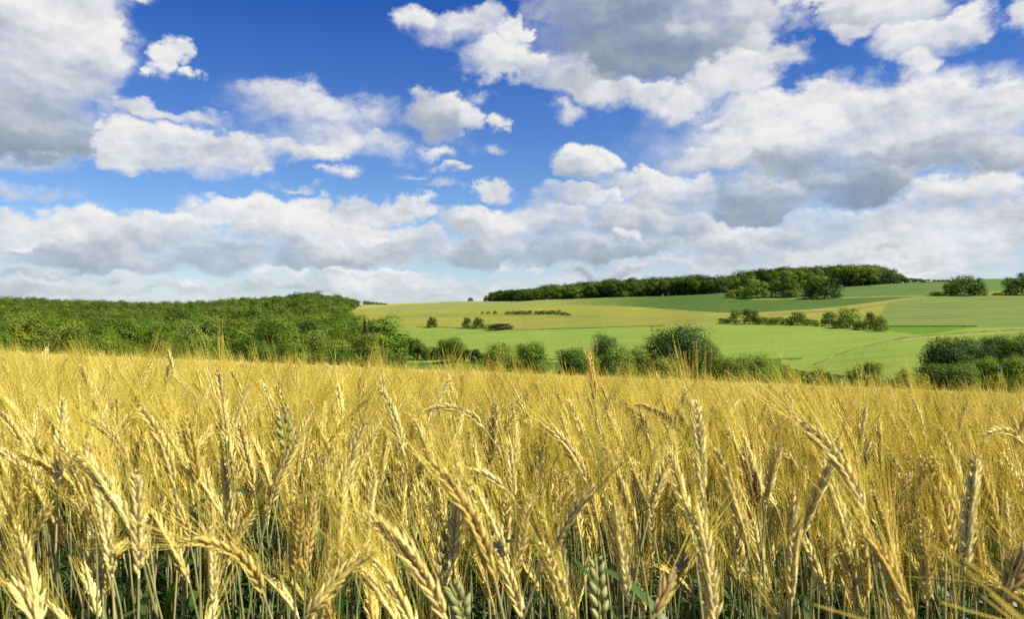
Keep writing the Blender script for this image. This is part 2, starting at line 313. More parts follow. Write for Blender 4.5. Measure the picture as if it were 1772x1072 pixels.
def crop_colours(px, py, y):
    """crop standing at each ground point, from its bearing/row on the survey sheet (numpy arrays) -> colour, row-line strength"""
    ip = np.interp
    wob = 0.9*np.sin(px*0.061+1)+0.6*np.sin(px*0.17)+0.4*np.sin(px*0.41)
    C = lambda r, g, b: np.array(srgb(r, g, b))*np.array([0.57, 0.52, 0.36])
    col = np.tile(C(150, 180, 84), (len(px), 1)); rows = np.full(len(px), 0.30)
    def put(mask, c, r=0.3): col[mask] = c; rows[mask] = r
    L1 = ip(px, [600, 681, 730, 803, 891, 963, 1042, 1143, 1250, 1330, 1420, 1480, 1535], [563, 565, 566, 568, 571, 569.5, 567, 564, 560, 561, 563, 569, 575])
    L2 = ip(px, [560, 615, 685, 900, 931, 1042, 1110, 1172, 1250, 1314, 1400, 1463, 1538, 1609, 1700, 1772], [541, 540, 539, 530.5, 529, 530, 533, 538, 543, 542, 537, 531, 521, 513.5, 513, 512])
    edge = ip(px, [1500, 1512, 1520, 1538, 1609], [563, 560, 546, 523, 513.5])
    put((py < L1+wob*0.4) & (px < 1540), C(168, 176, 82), 0.7)                                   # ripening field
    band = np.exp(-((py-ip(px, [700, 850, 1000], [548, 545, 548]))/3.0)**2)*np.clip((px-640)/60, 0, 1)*np.clip((1090-px)/90, 0, 1)
    m = (py < L1) & (px < 1100); col[m] = col[m]*(1-0.5*band[m, None]) + C(130, 150, 92)*0.5*band[m, None]
    m = (py < L1) & (py > 548) & (px > 900) & (px < 1540); col[m] = col[m]*0.5 + C(156, 166, 84)*0.5
    m = (np.abs(py-L1-wob*0.2) < 0.75) & (px > 720) & (px < 1150); put(m, C(96, 112, 50), 0)
    up = (py < L2+wob*0.25)
    put(up & (px < 1180), C(160, 174, 104), 0.4)                                                   # pale upper field
    g = np.clip((px-940)/170, 0, 1)[:, None]; m = up & (px >= 900)
    dark = C(94, 130, 56); col[m] = (C(160, 174, 104)*(1-g) + dark*g)[m]; rows[m] = 0.2+0.8*g[m, 0]
    skl = ip(px, [560, 625, 700, 900], [540, 535, 528, 519])
    put(up & (px < 760) & (py < skl), C(188, 190, 92))
    m = (np.abs(py-L2+0.6) < 0.8) & (px > 620) & (px < 1620); put(m, C(160, 168, 92), 0)               # dry margin
    trk = ip(px, [1160, 1314, 1463, 1538, 1609, 1660], [541, 546, 537, 526, 516, 513])
    m = (np.abs(py-trk) < 1.5) & (px > 1330) & (px < 1660); put(m, C(154, 150, 84), 0)
    # top right: mid-green field above the bank
    Lt = ip(px, [1246, 1463, 1609], [520, 515.5, 511.5])
    m = (px > 1440) & (py < Lt-0.8) & (py < 514); put(m, C(108, 142, 78), 0.9)
    m = (np.abs(py-Lt) < 1.0) & (px > 1300) & (px < 1640); put(m, C(160, 166, 90), 0)
    put((px > 1600) & (py < 513), C(112, 145, 80), 0.6)
    m = (px > 1700) & (py < 512) & (py > 505); put(m, C(160, 160, 82), 0)
    # right: grey-green field
    m = (px > 1512) & (py > edge) & (py > 513) & (py < 566); put(m, C(134, 158, 88), 0.8)
    m = (px > 1536) & (px < 1690) & (np.abs(py-565) < 1.1); put(m, C(50, 74, 34), 0)
    # vivid clover patch
    m = (px > 1524) & (py > 566) & (py < ip(px, [1524, 1545, 1585, 1620, 1650, 1690], [571, 574, 579, 577.5, 572, 566.5])); put(m, C(112, 158, 46), 0.1)
    # main lower field and the right-hand lower field
    path = ip(px, [1380, 1400, 1480, 1560, 1600, 1640, 1700, 1772, 1900], [642, 634, 603, 586, 581, 578.5, 574.5, 571, 567])
    m = (py > path) & (px > 1380) & (py > 566); put(m, C(146, 172, 78), 0.3)
    m = (np.abs(py-path+0.5*wob) < 0.9+0.5*np.sin(px*0.13)+0.3*np.sin(px*0.37)) & (px > 1385) & (px < 1800); put(m, C(116, 150, 62), 0)
    m = (np.abs(py-path-3.2) < 1.2) & (px > 1560) & (px < 1800); put(m, C(182, 182, 112), 0)
    # valley-floor meadow and its rough edge
    m = (py > 627+wob) & (px < 1175); put(m, C(88, 138, 42), 0)
    m = (py > 624+wob*0.6) & (px >= 1175) & (px < 1345+(py-624)*1.3+wob*2); put(m, C(90, 140, 44), 0)
    m = (np.abs(py-ip(px, [900, 1060, 1260, 1392], [622, 624, 624, 621])-wob*0.7) < 1.5+0.5*wob) & (px > 880) & (px < 1392); put(m, C(104, 124, 56), 0)
    dit = ip(px, [1362, 1376, 1460, 1560, 1640], [637, 642, 651, 662, 668])
    m = (py > dit) & (px >= 1376); put(m, C(118, 126, 62), 0)
    m = (py > dit-1) & (py < dit+5.5+wob) & (px > 1362) & (px < 1640); put(m, C(52, 66, 28), 0)
    # woodland floor
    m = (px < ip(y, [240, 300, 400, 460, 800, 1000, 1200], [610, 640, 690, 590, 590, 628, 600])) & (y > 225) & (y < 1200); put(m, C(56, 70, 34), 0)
    m = (y < 200) & (py > 670); put(m, C(110, 124, 60), 0)
    return col, rows

def build_land():
    cx = np.unique(np.concatenate([np.linspace(-1600, -60, 40), np.arange(-60, 1840, 3.0), np.linspace(1840, 3400, 40)]))
    # distances: dense where the slope faces the camera
    ys = np.concatenate([np.linspace(-40, 2, 12), np.geomspace(3, 62, 26), np.linspace(64, 200, 50)[0:], np.geomspace(201, 1250, 420), np.geomspace(1290, 9000, 24)])
    GX, GY = np.meshgrid(cx, ys)
    Y = GY.ravel(); X = ((GX-886)/F).ravel()*np.maximum(Y, 25)
    Z = ground_z(X, Y)
    rowpx = 536 + (CAMZ-Z)*F/np.maximum(Y, 1.0); colpx = GX.ravel()
    jx = np.array([mnoise.noise(Vector((x*0.02, y*0.02, 0))) for x, y in zip(X[::1], Y[::1])]) if False else 0
    c, r = crop_colours(colpx, rowpx, Y)
    near = Y < 72; c[near] = (0.085, 0.062, 0.036); r[near] = 0
    n, m = len(ys), len(cx)
    i = np.arange((n-1)*(m-1)); a = (i//(m-1))*m + i % (m-1)
    faces = np.stack([a, a+1, a+m+1, a+m], 1)
    o = mesh_obj("ground", np.stack([X, Y, Z], 1), faces, land_mat(), smooth=True)
    ca = o.data.color_attributes.new("crop", 'FLOAT_COLOR', 'POINT')
    ca.data.foreach_set("color", np.concatenate([c, np.ones((len(c), 1))], 1).astype(np.float32).ravel())
    ra = o.data.attributes.new("rows", 'FLOAT', 'POINT'); ra.data.foreach_set("value", r.astype(np.float32))
    tag(o, kind="structure")
build_land()
# ------------------------------------------------------------------ foliage and bark
def leaf_mat(name, source):
    m = bpy.data.materials.new(name); m.use_nodes = True; t = m.node_tree; t.nodes.clear(); N = NT(t)
    oi = N.new('ShaderNodeObjectInfo'); geo = N.new('ShaderNodeNewGeometry')
    isl = V(N, geo.outputs['Random Per Island'])
    rnd = V(N, oi.outputs['Random'])
    if source == 'object': base = V(N, oi.outputs['Color'])
    else:
        r = N.new('ShaderNodeValToRGB'); cr = r.color_ramp; cr.interpolation = 'LINEAR'
        cols = [(0.048, 0.088, 0.009), (0.100, 0.142, 0.014), (0.066, 0.112, 0.010), (0.130, 0.175, 0.018), (0.095, 0.125, 0.016), (0.165, 0.210, 0.024)]
        cr.elements[0].color = (*cols[0], 1); cr.elements[1].color = (*cols[-1], 1)
        for i in range(1, 5): cr.elements.new(i/5).color = (*cols[i], 1)
        N.put(r.inputs[0], rnd); base = V(N, r.outputs[0])
    tc = N.new('ShaderNodeTexCoord')
    clump = N.noise(V(N, tc.outputs['Object']), 0.55, 3, 0.6)
    base = N.v('SCALE', base, scale=(0.76 + isl*0.48)*(0.80 + clump*0.40))
    base = N.mix(N.step(isl, 0.80, 1.0)*0.35, base, N.v('MULTIPLY', base, (1.25, 1.3, 0.8)))
    df = N.new('ShaderNodeBsdfPrincipled'); N.put(df.inputs['Base Color'], base); df.inputs['Roughness'].default_value = 0.55
    df.inputs['Specular IOR Level'].default_value = 0.12
    tr = N.new('ShaderNodeBsdfTranslucent'); N.put(tr.inputs['Color'], N.v('MULTIPLY', base, (1.5, 1.7, 0.7)))
    mx = N.new('ShaderNodeMixShader'); mx.inputs[0].default_value = 0.20
    t.links.new(df.outputs[0], mx.inputs[1]); t.links.new(tr.outputs[0], mx.inputs[2])
    o = N.new('ShaderNodeOutputMaterial'); t.links.new(mx.outputs[0], o.inputs[0]); return m
def bark_mat():
    m = bpy.data.materials.new("bark"); m.use_nodes = True; N = NT(m.node_tree); b = m.node_tree.nodes['Principled BSDF']
    tc = N.new('ShaderNodeTexCoord')
    n = N.noise(N.v('MULTIPLY', V(N, tc.outputs['Object']), (3, 3, 0.6)), 2.0, 4, 0.6)
    N.put(b.inputs['Base Color'], N.mix(n, (0.05, 0.04, 0.028), (0.14, 0.115, 0.085))); b.inputs['Roughness'].default_value = 0.9
    return m
LEAF, LEAF_MANY, BARK = leaf_mat("leaves", 'object'), leaf_mat("wood_leaves", 'random'), bark_mat()

def quads(P, Nrm, size, rng, aspect=0.75, curl=0.0):
    """one leaf spray (quad) at each P facing about Nrm"""
    n = len(P); r = rng.normal(size=(n, 3)); Nn = Nrm/np.maximum(np.linalg.norm(Nrm, axis=1, keepdims=True), 1e-6)
    u = np.cross(Nn, r); u /= np.maximum(np.linalg.norm(u, axis=1, keepdims=True), 1e-6); v = np.cross(Nn, u)
    s = size.reshape(-1, 1)*0.5
    q = rng.uniform(0.6, 1.3, (n, 4, 1))
    a = P[:, None, :] + np.stack([-u*s, -v*s*aspect, u*s, v*s*aspect], 1)*q + Nn[:, None, :]*rng.uniform(-0.25, 0.25, (n, 4, 1))*s[:, None]
    return a.reshape(-1, 3), np.arange(n*4).reshape(n, 4)
def sphere_pts(rng, n):
    v = rng.normal(size=(n, 3)); return v/np.linalg.norm(v, axis=1, keepdims=True)
def crown(rng, kind, W_, H_, z0, nleaf, size, nlobe):
    """foliage of a crown W_ wide from z0 to H_, as leaf sprays gathered in clumps"""
    ch = (H_-z0)
    L = []
    if kind == 'conifer':
        n = nleaf; t = rng.random(n)**0.75; ang = rng.random(n)*2*math.pi
        tier = np.floor(t*14)/14; rr = (1-t)**0.85*W_/2*(0.62+0.38*((t*14) % 1 < 0.6))*(0.8+0.2*np.sin(ang*5+tier*37))*rng.uniform(0.55, 1.0, n)**0.5
        P = np.stack([np.cos(ang)*rr, np.sin(ang)*rr, z0+t*ch - rr*0.28], 1)
        Nn = np.stack([np.cos(ang)*0.5, np.sin(ang)*0.5, np.ones(n)*0.8], 1) + rng.normal(size=(n, 3))*0.35
        return quads(P, Nn, size*rng.uniform(0.6, 1.4, n), rng, 0.5)
    # lobes stacked over the whole height, widest where the kind of tree is widest
    zf = rng.uniform(0.06, 0.86, nlobe); ang = np.arange(nlobe)*2.39996 + rng.uniform(-0.4, 0.4, nlobe)
    prof = {'oak': lambda t: 1.02*np.sqrt(np.clip(1-((t-0.42)/0.60)**2, 0, 1)), 'broad': lambda t: np.clip(1.0-1.9*np.abs(t-0.36)**2, 0.15, 1),
            'airy': lambda t: np.clip(1.05-0.75*t**2.2, 0.1, 1), 'shrub': lambda t: np.sqrt(np.clip(1-(t/1.02)**2, 0.05, 1)), 'bush': lambda t: np.sqrt(np.clip(1-(t/1.02)**3, 0.05, 1))}[kind]
    k = prof(zf)*rng.uniform(0.60, 0.90, nlobe)
    C = np.stack([np.cos(ang)*k*W_/2, np.sin(ang)*k*W_/2, z0+zf*ch], 1)
    C = np.concatenate([C, [[0.05*W_, 0, z0+ch*0.80], [-0.12*W_, 0.1*W_, z0+ch*0.74]]]); nlobe += 2
    rad = rng.uniform(0.12, 0.27, nlobe)*(1.0 if nleaf > 2000 else 1.2)*min(W_, ch*1.1)*(0.85 if kind == 'airy' else 1.0)
    C = np.concatenate([C, [[0, 0, z0+ch*0.5]]]); rad = np.append(rad, min(W_, ch)*0.30)
    w = rad**2; which = rng.choice(len(C), nleaf, p=w/w.sum())
    s = sphere_pts(rng, nleaf); s[:, 2] = np.where(rng.random(nleaf) < 0.35, np.abs(s[:, 2]), s[:, 2])
    bump = 1 + 0.22*np.sin(s[:, 0]*7+which*1.7)*np.sin(s[:, 1]*6+which*2.3) + 0.16*np.sin(s[:, 2]*9+which)
    rr = rad[which]*bump*rng.uniform(0.72, 1.08, nleaf)
    stretch = np.array([1, 1, 1.35 if kind == 'airy' else 0.9])
    P = C[which] + s*rr[:, None]*stretch
    P[:, 2] = np.maximum(P[:, 2], z0*0.6 + 0.15)
    dome = (P - np.array([0, 0, z0+ch*0.35]))/np.array([W_/2, W_/2, ch*0.6])
    Nn = s*0.75 + dome*0.75 + rng.normal(size=(nleaf, 3))*(0.42 if kind == 'airy' else 0.28) + np.array([0, 0, 0.1])
    sz = size*rng.uniform(0.6, 1.45, nleaf)
    # stray twigs that break the outline
    m = max(10, nleaf//14); wi = rng.choice(len(C)-1, m); s2 = sphere_pts(rng, m); s2[:, 2] = np.abs(s2[:, 2])
    P2 = C[wi] + s2*(rad[wi]*rng.uniform(1.05, 1.32, m))[:, None]*stretch
    P = np.concatenate([P, P2]); Nn = np.concatenate([Nn, rng.normal(size=(m, 3))]); sz = np.concatenate([sz, size*rng.uniform(0.5, 0.9, m)])
    return quads(P, Nn, sz, rng, 0.45 if kind == 'airy' else 0.7)
def tube(path, radii, k=6):
    path = np.asarray(path, float); V_, F_ = [], []
    for i, (p, r) in enumerate(zip(path, radii)):
        t = path[min(i+1, len(path)-1)]-path[max(i-1, 0)]; t = t/np.linalg.norm(t)
        a = np.cross(t, [0.13, 0.97, 0.2]); a /= np.linalg.norm(a); b = np.cross(t, a)
        for j in range(k):
            th = 2*math.pi*j/k; V_.append(p + r*(math.cos(th)*a+math.sin(th)*b))
    for i in range(len(path)-1):
        for j in range(k): F_.append((i*k+j, i*k+(j+1) % k, (i+1)*k+(j+1) % k, (i+1)*k+j))
    return np.array(V_), np.array(F_)
def join(parts):
    vs, fs, o = [], [], 0
    for v, f in parts: vs.append(v); fs.append(np.asarray(f)+o); o += len(v)
    return np.concatenate(vs), np.concatenate(fs)
def trunk_geo(rng, W_, H_, z0, kind):
    r = 0.035*H_*(0.8 if kind in ('shrub', 'bush') else 1)
    top = H_*(0.85 if kind == 'conifer' else 0.6)
    zs = np.linspace(-0.6, top, 6); wob = np.cumsum(rng.normal(size=(6, 2))*0.02*H_, 0)*(kind != 'conifer'); wob[:2] = 0
    parts = [tube(np.column_stack([wob, zs]), np.linspace(r*1.25, r*0.3, 6))]
    if kind != 'conifer':
        for i in range(6):
            a = rng.uniform(0, 6.28); zb = rng.uniform(0.18, 0.5)*H_; l = rng.uniform(0.22, 0.38)*W_
            p0 = np.array([0, 0, zb]); p2 = np.array([math.cos(a)*l, math.sin(a)*l, zb+rng.uniform(0.15, 0.3)*H_]); p1 = (p0+p2)/2+[0, 0, -0.03*H_]
            parts.append(tube([p0, p1, p2], [r*0.55, r*0.35, r*0.12], 5))
    return join(parts)
PROTO = {}
def proto(key, kind, W_, H_, z0, nleaf, size, nlobe, seed):
    rng = np.random.default_rng(seed)
    v, f = crown(rng, kind, W_, H_, z0, nleaf, size, nlobe)
    c = mesh_obj("crown", v, f, LEAF, link=False)
    v, f = trunk_geo(rng, W_, H_, z0, kind); t = mesh_obj("trunk", v, f, BARK, link=False, smooth=True)
    PROTO[key] = (c, t, H_, W_)
# near kinds: valley trees and shrubs (150-300 m off)
proto('oak1', 'oak', 15.5, 15.5, 1.0, 30000, 0.33, 46, 1); proto('oak2', 'oak', 12, 12, 0.6, 22000, 0.31, 34, 2)
proto('broad1', 'broad', 10, 12, 1.0, 17000, 0.31, 34, 3); proto('broad2', 'broad', 9, 12.5, 0.8, 17000, 0.30, 30, 4)
proto('airy1', 'airy', 8, 11, 0.5, 13000, 0.32, 30, 5); proto('airy2', 'airy', 9, 10, 0.5, 13000, 0.32, 34, 6)
proto('shrub1', 'shrub', 6, 4.6, 0.0, 3600, 0.32, 22, 7); proto('shrub2', 'shrub', 7, 4.2, 0.0, 4000, 0.32, 26, 8)
proto('bush1', 'bush', 8, 3.6, -0.2, 4200, 0.34, 30, 9)
# middle kinds: the front of the wood (240-450 m)
for i in range(4): proto('mid%d' % i, 'broad', 12.5, 16, 0.8, 8000, 0.48, 24, 20+i)
for i in range(2): proto('midoak%d' % i, 'oak', 15, 16, 0.8, 9000, 0.48, 28, 26+i)
for i in range(2): proto('midairy%d' % i, 'airy', 9, 13, 1.0, 5500, 0.45, 26, 30+i)
for i in range(2): proto('spruce%d' % i, 'conifer', 6.4, 17, 0.6, 2600, 0.75, 0, 34+i)
# far kinds (500 m and more)
for i in range(4): proto('far%d' % i, ('broad', 'oak')[i % 2], 14, 17, 0.2, 2600, 0.78, 16, 40+i)
for i in range(2): proto('fardome%d' % i, 'bush', 13, 9, -0.3, 2400, 0.68, 26, 50+i)
for i in range(2): proto('farbush%d' % i, 'shrub', 8, 5, 0.0, 700, 0.8, 16, 46+i)

TONES = {'dark': (0.040, 0.074, 0.008), 'deep': (0.070, 0.118, 0.010), 'mid': (0.112, 0.170, 0.013), 'olive': (0.160, 0.192, 0.018), 'grey': (0.150, 0.185, 0.024),
         'light': (0.150, 0.220, 0.022), 'yellow': (0.246, 0.244, 0.019), 'brown': (0.156, 0.109, 0.026), 'silver': (0.210, 0.245, 0.040)}
trnd = random.Random(11)
def plant_tree(key, loc, height, width=None, tone='mid', name='tree', label=None, cat='tree', group=None, jitter=0.12, rot=None):
    c0, t0, H_, W_ = PROTO[key]
    root = bpy.data.objects.new(name, None); COL.objects.link(root)
    root.empty_display_size = 0.5
    root.location = loc; root.rotation_euler = (0, 0, trnd.uniform(0, 6.28) if rot is None else rot)
    sz = height/H_; sx = (width/W_) if width else sz
    root.scale = (sx, sx, sz)
    c = c0.copy(); c.parent = root; COL.objects.link(c)
    col = TONES[tone] if isinstance(tone, str) else tone; j = 1+trnd.uniform(-jitter, jitter)
    c.color = (col[0]*j*trnd.uniform(0.92, 1.08), col[1]*j, col[2]*j, 1)
    t = t0.copy(); t.parent = root; COL.objects.link(t)
    tag(root, label, cat, group); return root
def surveyed(key, px, top, w, base=None, dist=None, **kw):
    """a tree whose foot is seen at row `base` (or stands `dist` m off, hidden by the crop), whose top reaches row `top`, w frame units wide"""
    x, y, z = at(px, base) if dist is None else by_dist(px, dist)
    h = CAMZ + (536-top)/F*y - z
    if key.startswith('far') and w/F*y > 0.95*h: key = 'fardome%d' % (len(bpy.data.objects) % 2)
    return plant_tree(key, (x, y, z), h, w/F*y, **kw)
# ------------------------------------------------------------------ single trees and shrubs of the valley and the fields
SV = surveyed
# along the valley floor, left to right
SV('bush1', 708, 588, 62, base=622, tone='deep', name='shrub', cat='shrub', label="dark shrub joining the foot of the left wood to the valley hedge")
SV('broad1', 694, 580, 40, base=618, tone='dark', name='tree', label="low dark tree at the right foot of the left wood")
SV('airy1', 668, 602, 22, base=632, tone='grey', name='sapling', label="small grey-green sapling alone on the meadow in front of the left wood", cat='tree')
SV('airy2', 694, 616, 26, dist=228, tone='grey', name='sapling', label="grey-green sapling just above the barley where the meadow begins", cat='tree')
for i, (px, w, top, tn, lb) in enumerate([(724, 34, 597, 'deep', "dark shrub in the valley hedge, first to the right of the wood"), (744, 30, 601, 'mid', "green shrub in the valley hedge between dark shrub and round tree"),
        (758, 26, 603, 'deep', "low dark shrub pressed against the left side of the round hedge tree")]):
    SV(('bush1', 'shrub1')[i % 2], px, top, w, base=623, tone=tn, name='shrub', cat='shrub', label=lb, group="shrubs of the valley hedge")
SV('oak2', 781, 586, 50, base=628, tone='deep', name='tree', label="round tree standing highest in the valley hedge left of centre")
SV('bush1', 816, 606, 40, base=628, tone='dark', name='shrub', cat='shrub', label="dark low bush on the right side of the round hedge tree", group="shrubs of the valley hedge")
SV('shrub1', 835, 612, 22, base=630, tone='mid', name='shrub', cat='shrub', label="small shrub closing the valley hedge on its right", group="shrubs of the valley hedge")
SV('broad1', 866, 596, 66, dist=205, tone='olive', name='tree', label="broad olive-green tree, left one of the pair standing in front of the meadow", group="pair of trees by the meadow")
SV('broad2', 918, 592, 64, dist=208, tone='mid', name='tree', label="taller pointed green tree, right one of the pair in front of the meadow", group="pair of trees by the meadow")
SV('shrub2', 746, 640, 22, dist=200, tone='deep', name='shrub', cat='shrub', label="dark shrub tip just showing over the barley before the meadow")
SV('broad2', 988, 602, 64, dist=196, tone='deep', name='tree', label="dark green tree at the left end of the central tree group")
SV('oak2', 1046, 580, 46, dist=222, tone=(0.060, 0.125, 0.020), name='tree', label="round bright green tree rising behind the central tree group")
SV('airy1', 1030, 616, 56, dist=190, tone='olive', name='tree', label="low olive tree under the round bright green tree")
SV('airy2', 1070, 600, 60, dist=188, tone='silver', name='tree', label="silvery willow-like tree left of the oak")
SV('airy1', 1100, 600, 60, dist=192, tone='grey', name='tree', label="grey-green willow-like tree touching the oak's left side")
SV('oak1', 1166, 569, 112, dist=196, tone=(0.028, 0.056, 0.006), name='oak_tree', label="large dark oak, the biggest single tree in the valley")
SV('oak2', 1219, 590, 44, dist=200, tone='dark', name='tree', label="small dark tree joined to the right side of the large oak")
SV('airy2', 1150, 620, 78, dist=170, tone='silver', name='shrub', cat='shrub', label="wide silvery shrub in front of the large oak")
SV('airy1', 1225, 597, 62, dist=182, tone='grey', name='tree', label="tall grey-green willow-like tree right of the large oak")
SV('airy2', 1264, 620, 70, dist=172, tone='olive', name='shrub', cat='shrub', label="olive shrub on the right flank of the grey willow-like tree")
SV('airy2', 1308, 616, 76, dist=176, tone='olive', name='shrub', cat='shrub', label="spreading olive shrub beside the small bright green meadow")
SV('shrub1', 1372, 636, 56, dist=165, tone='yellow', name='shrub', cat='shrub', label="yellowish shrub at the start of the dark ditch", group="scrub along the field edge")
SV('shrub2', 1402, 640, 62, dist=158, tone='silver', name='shrub', cat='shrub', label="pale low shrub right of the yellowish one at the ditch", group="scrub along the field edge")
SV('shrub1', 1444, 648, 52, dist=155, tone=(0.11, 0.19, 0.03), name='shrub', cat='shrub', label="small bright green bush sitting low on the barley horizon", group="scrub along the field edge")
SV('shrub2', 1484, 638, 60, dist=160, tone='silver', name='shrub', cat='shrub', label="pale rounded shrub left of the pointed young tree", group="scrub along the field edge")
SV('broad2', 1511, 626, 42, dist=163, tone='olive', name='tree', label="pointed young tree standing up out of the field-edge scrub")
SV('shrub2', 1545, 652, 44, dist=150, tone='light', name='shrub', cat='shrub', label="light green low shrub right of the pointed young tree", group="scrub along the field edge")
SV('shrub1', 1578, 644, 62, dist=150, tone='yellow', name='shrub', cat='shrub', label="golden-green shrub at the left foot of the big right thicket", group="scrub along the field edge")
SV('shrub1', 1420, 625, 10, base=651, tone='deep', name='shrub', cat='shrub', label="tiny dark shrub growing out of the ditch bank") if False else None
# big thicket, right
for i, (k, px, top, w, d, tn, lb) in enumerate([
    ('broad1', 1640, 586, 84, 176, 'dark', "dark tree forming the left shoulder of the right-hand thicket"),
    ('oak2', 1684, 590, 74, 180, 'dark', "dark tree in the middle of the back row of the right-hand thicket"),
    ('broad2', 1722, 580, 58, 182, 'deep', "tallest tree of the right-hand thicket, with a rounded peak"),
    ('oak2', 1764, 582, 80, 178, 'deep', "dark tree of the right-hand thicket cut by the frame's right edge"),
    ('broad1', 1620, 630, 56, 160, 'mid', "mid green tree low at the left front of the right-hand thicket"),
    ('airy2', 1662, 630, 66, 156, 'grey', "pale grey-green tree in front of the middle of the right-hand thicket"),
    ('airy1', 1706, 618, 52, 160, 'light', "light green leafy tree in front of the thicket, left of the post"),
    ('airy1', 1752, 616, 52, 158, 'light', "light green leafy tree in front of the thicket, right of the post"),
    ('shrub1', 1722, 650, 44, 140, 'yellow', "yellow-green shrub at the foot of the wooden post"),
    ('shrub2', 1772, 644, 50, 140, 'olive', "olive shrub at the right frame edge before the thicket"),
    ('broad2', 1826, 590, 80, 178, 'dark', None)]):
    SV(k, px, top, w, dist=d, tone=tn, name='shrub' if 'shrub' in k else 'tree', cat='shrub' if 'shrub' in k else 'tree', label=lb or "dark tree beyond the right-hand thicket, just outside the view", group="thicket on the right")
# weathered wooden post in front of the thicket
px0, y0 = 1732, 146.0; X0, _, Z0 = by_dist(px0, y0); topz = CAMZ + (536-634)/F*y0
v, f = tube([(0, 0, -0.5), (0.05, 0, (topz-Z0)*0.5), (-0.06, 0, topz-Z0)], [0.16, 0.15, 0.13], 7)
v2, f2 = tube([(-0.10, 0, (topz-Z0)), (-0.06, 0, (topz-Z0)+0.05)], [0.13, 0.05], 7)
pm = bpy.data.materials.new("weathered_wood"); pm.use_nodes = True; pN = NT(pm.node_tree)
ptc = pN.new('ShaderNodeTexCoord'); pN.put(pm.node_tree.nodes['Principled BSDF'].inputs['Base Color'], pN.mix(pN.noise(pN.v('MULTIPLY', V(pN, ptc.outputs['Object']), (9, 9, 0.8)), 1.0, 4, 0.6), (0.16, 0.11, 0.07), (0.34, 0.27, 0.19)))
pj = join([(v, f), (v2, f2)]); post = mesh_obj("wooden_post", pj[0], pj[1], pm, smooth=True); post.location = (X0, y0, Z0)
tag(post, "bare brown wooden post standing before the right-hand thicket", "post")

# trees and bushes out in the fields
SV('far1', 747, 549.5, 18, base=567.5, tone='dark', name='tree', label="small round tree standing all alone on the pale hillside field")
SV('far0', 808, 548.5, 19, base=569, tone='dark', name='tree', label="left one of the two round trees beside the long dark bush", group="pair of round trees on the field line")
SV('far3', 827, 550, 21, base=569.5, tone='dark', name='tree', label="right one of the two round trees, touching the long dark bush", group="pair of round trees on the field line")
SV('farbush0', 865, 560, 52, base=571.5, tone=(0.026, 0.05, 0.013), name='hedge_bush', cat='bush', label="long low dark bush right of the two round field trees", rot=0.0)
for i, (px, top, w) in enumerate([(835, 539, 5), (845, 539, 7), (857, 538, 9)]):
    SV('farbush1', px, top, w, base=543.5, tone='mid', name='bush', cat='bush', label=("tiny bush first from the left in the dotted hedge on the hill", "tiny bush second from the left in the dotted hedge on the hill", "small round bush third from the left in the dotted hedge on the hill")[i], group="dotted hedge across the hill field")
for i, (px, top, w) in enumerate([(879, 538.5, 11), (889, 538, 12), (899, 537.5, 12), (908, 538, 12), (917, 537, 10), (928, 538, 11), (938, 537.5, 13), (948, 538, 12), (957, 537, 12), (967, 536.5, 11), (976, 540, 12), (984, 542.5, 10)]):
    SV('farbush%d' % (i % 2), px, top, w, base=544.5 + (i > 8)*(i-8)*0.7, tone=('deep', 'mid')[i % 2], name='bush', cat='bush', label="one of the small touching bushes of the unbroken stretch of hedge on the hill field", group="unbroken stretch of hedge on the hill field")
# hedge row right of centre
for k, px, top, w, base, tn, lb in [
    ('farbush0', 1252, 551, 22, 560.5, 'deep', "low bush at the left end of the mid-slope hedge"),
    ('far0', 1272, 535, 24, 560.5, 'deep', "left one of the two dark round trees in the mid-slope hedge"),
    ('far1', 1298, 535, 33, 561.5, 'dark', "right and larger one of the two dark round trees in the mid-slope hedge"),
    ('farbush1', 1322, 549, 26, 561.5, 'mid', "low green bush right of the dark round trees of the mid-slope hedge"),
    ('farbush0', 1344, 548, 28, 562, 'mid', "second low bush in the middle of the mid-slope hedge"),
    ('far2', 1380, 540.5, 31, 563, 'deep', "domed brownish-green tree in the middle of the mid-slope hedge"),
    ('farbush1', 1404, 552, 26, 564, 'mid', "low bush right of the domed tree of the mid-slope hedge"),
    ('farbush0', 1362, 551, 22, 562.5, 'mid', "low bush touching the left side of the domed tree"),
    ('far0', 1434, 539.5, 26, 565, 'deep', "tree at the left of the taller right part of the mid-slope hedge"),
    ('far1', 1470, 533.5, 46, 568, 'light', "broad bright green tree topping the right part of the mid-slope hedge"),
    ('far3', 1506, 539.5, 24, 571.5, 'dark', "dark tree right of the broad bright green tree in the mid-slope hedge"),
    ('farbush1', 1486, 556, 26, 570.5, 'deep', "dark bush at the foot of the bright green hedge tree"),
    ('farbush0', 1452, 556, 30, 567.5, 'deep', "dark bush under the left side of the bright green hedge tree"),
    ('far2', 1523, 547.5, 28, 574, 'olive', "olive tree at the right end of the mid-slope hedge")]:
    SV(k, px, top, w, base=base, tone=tn, name='bush' if 'bush' in k else 'tree', cat='bush' if 'bush' in k else 'tree', label=lb, group="mid-slope hedge")
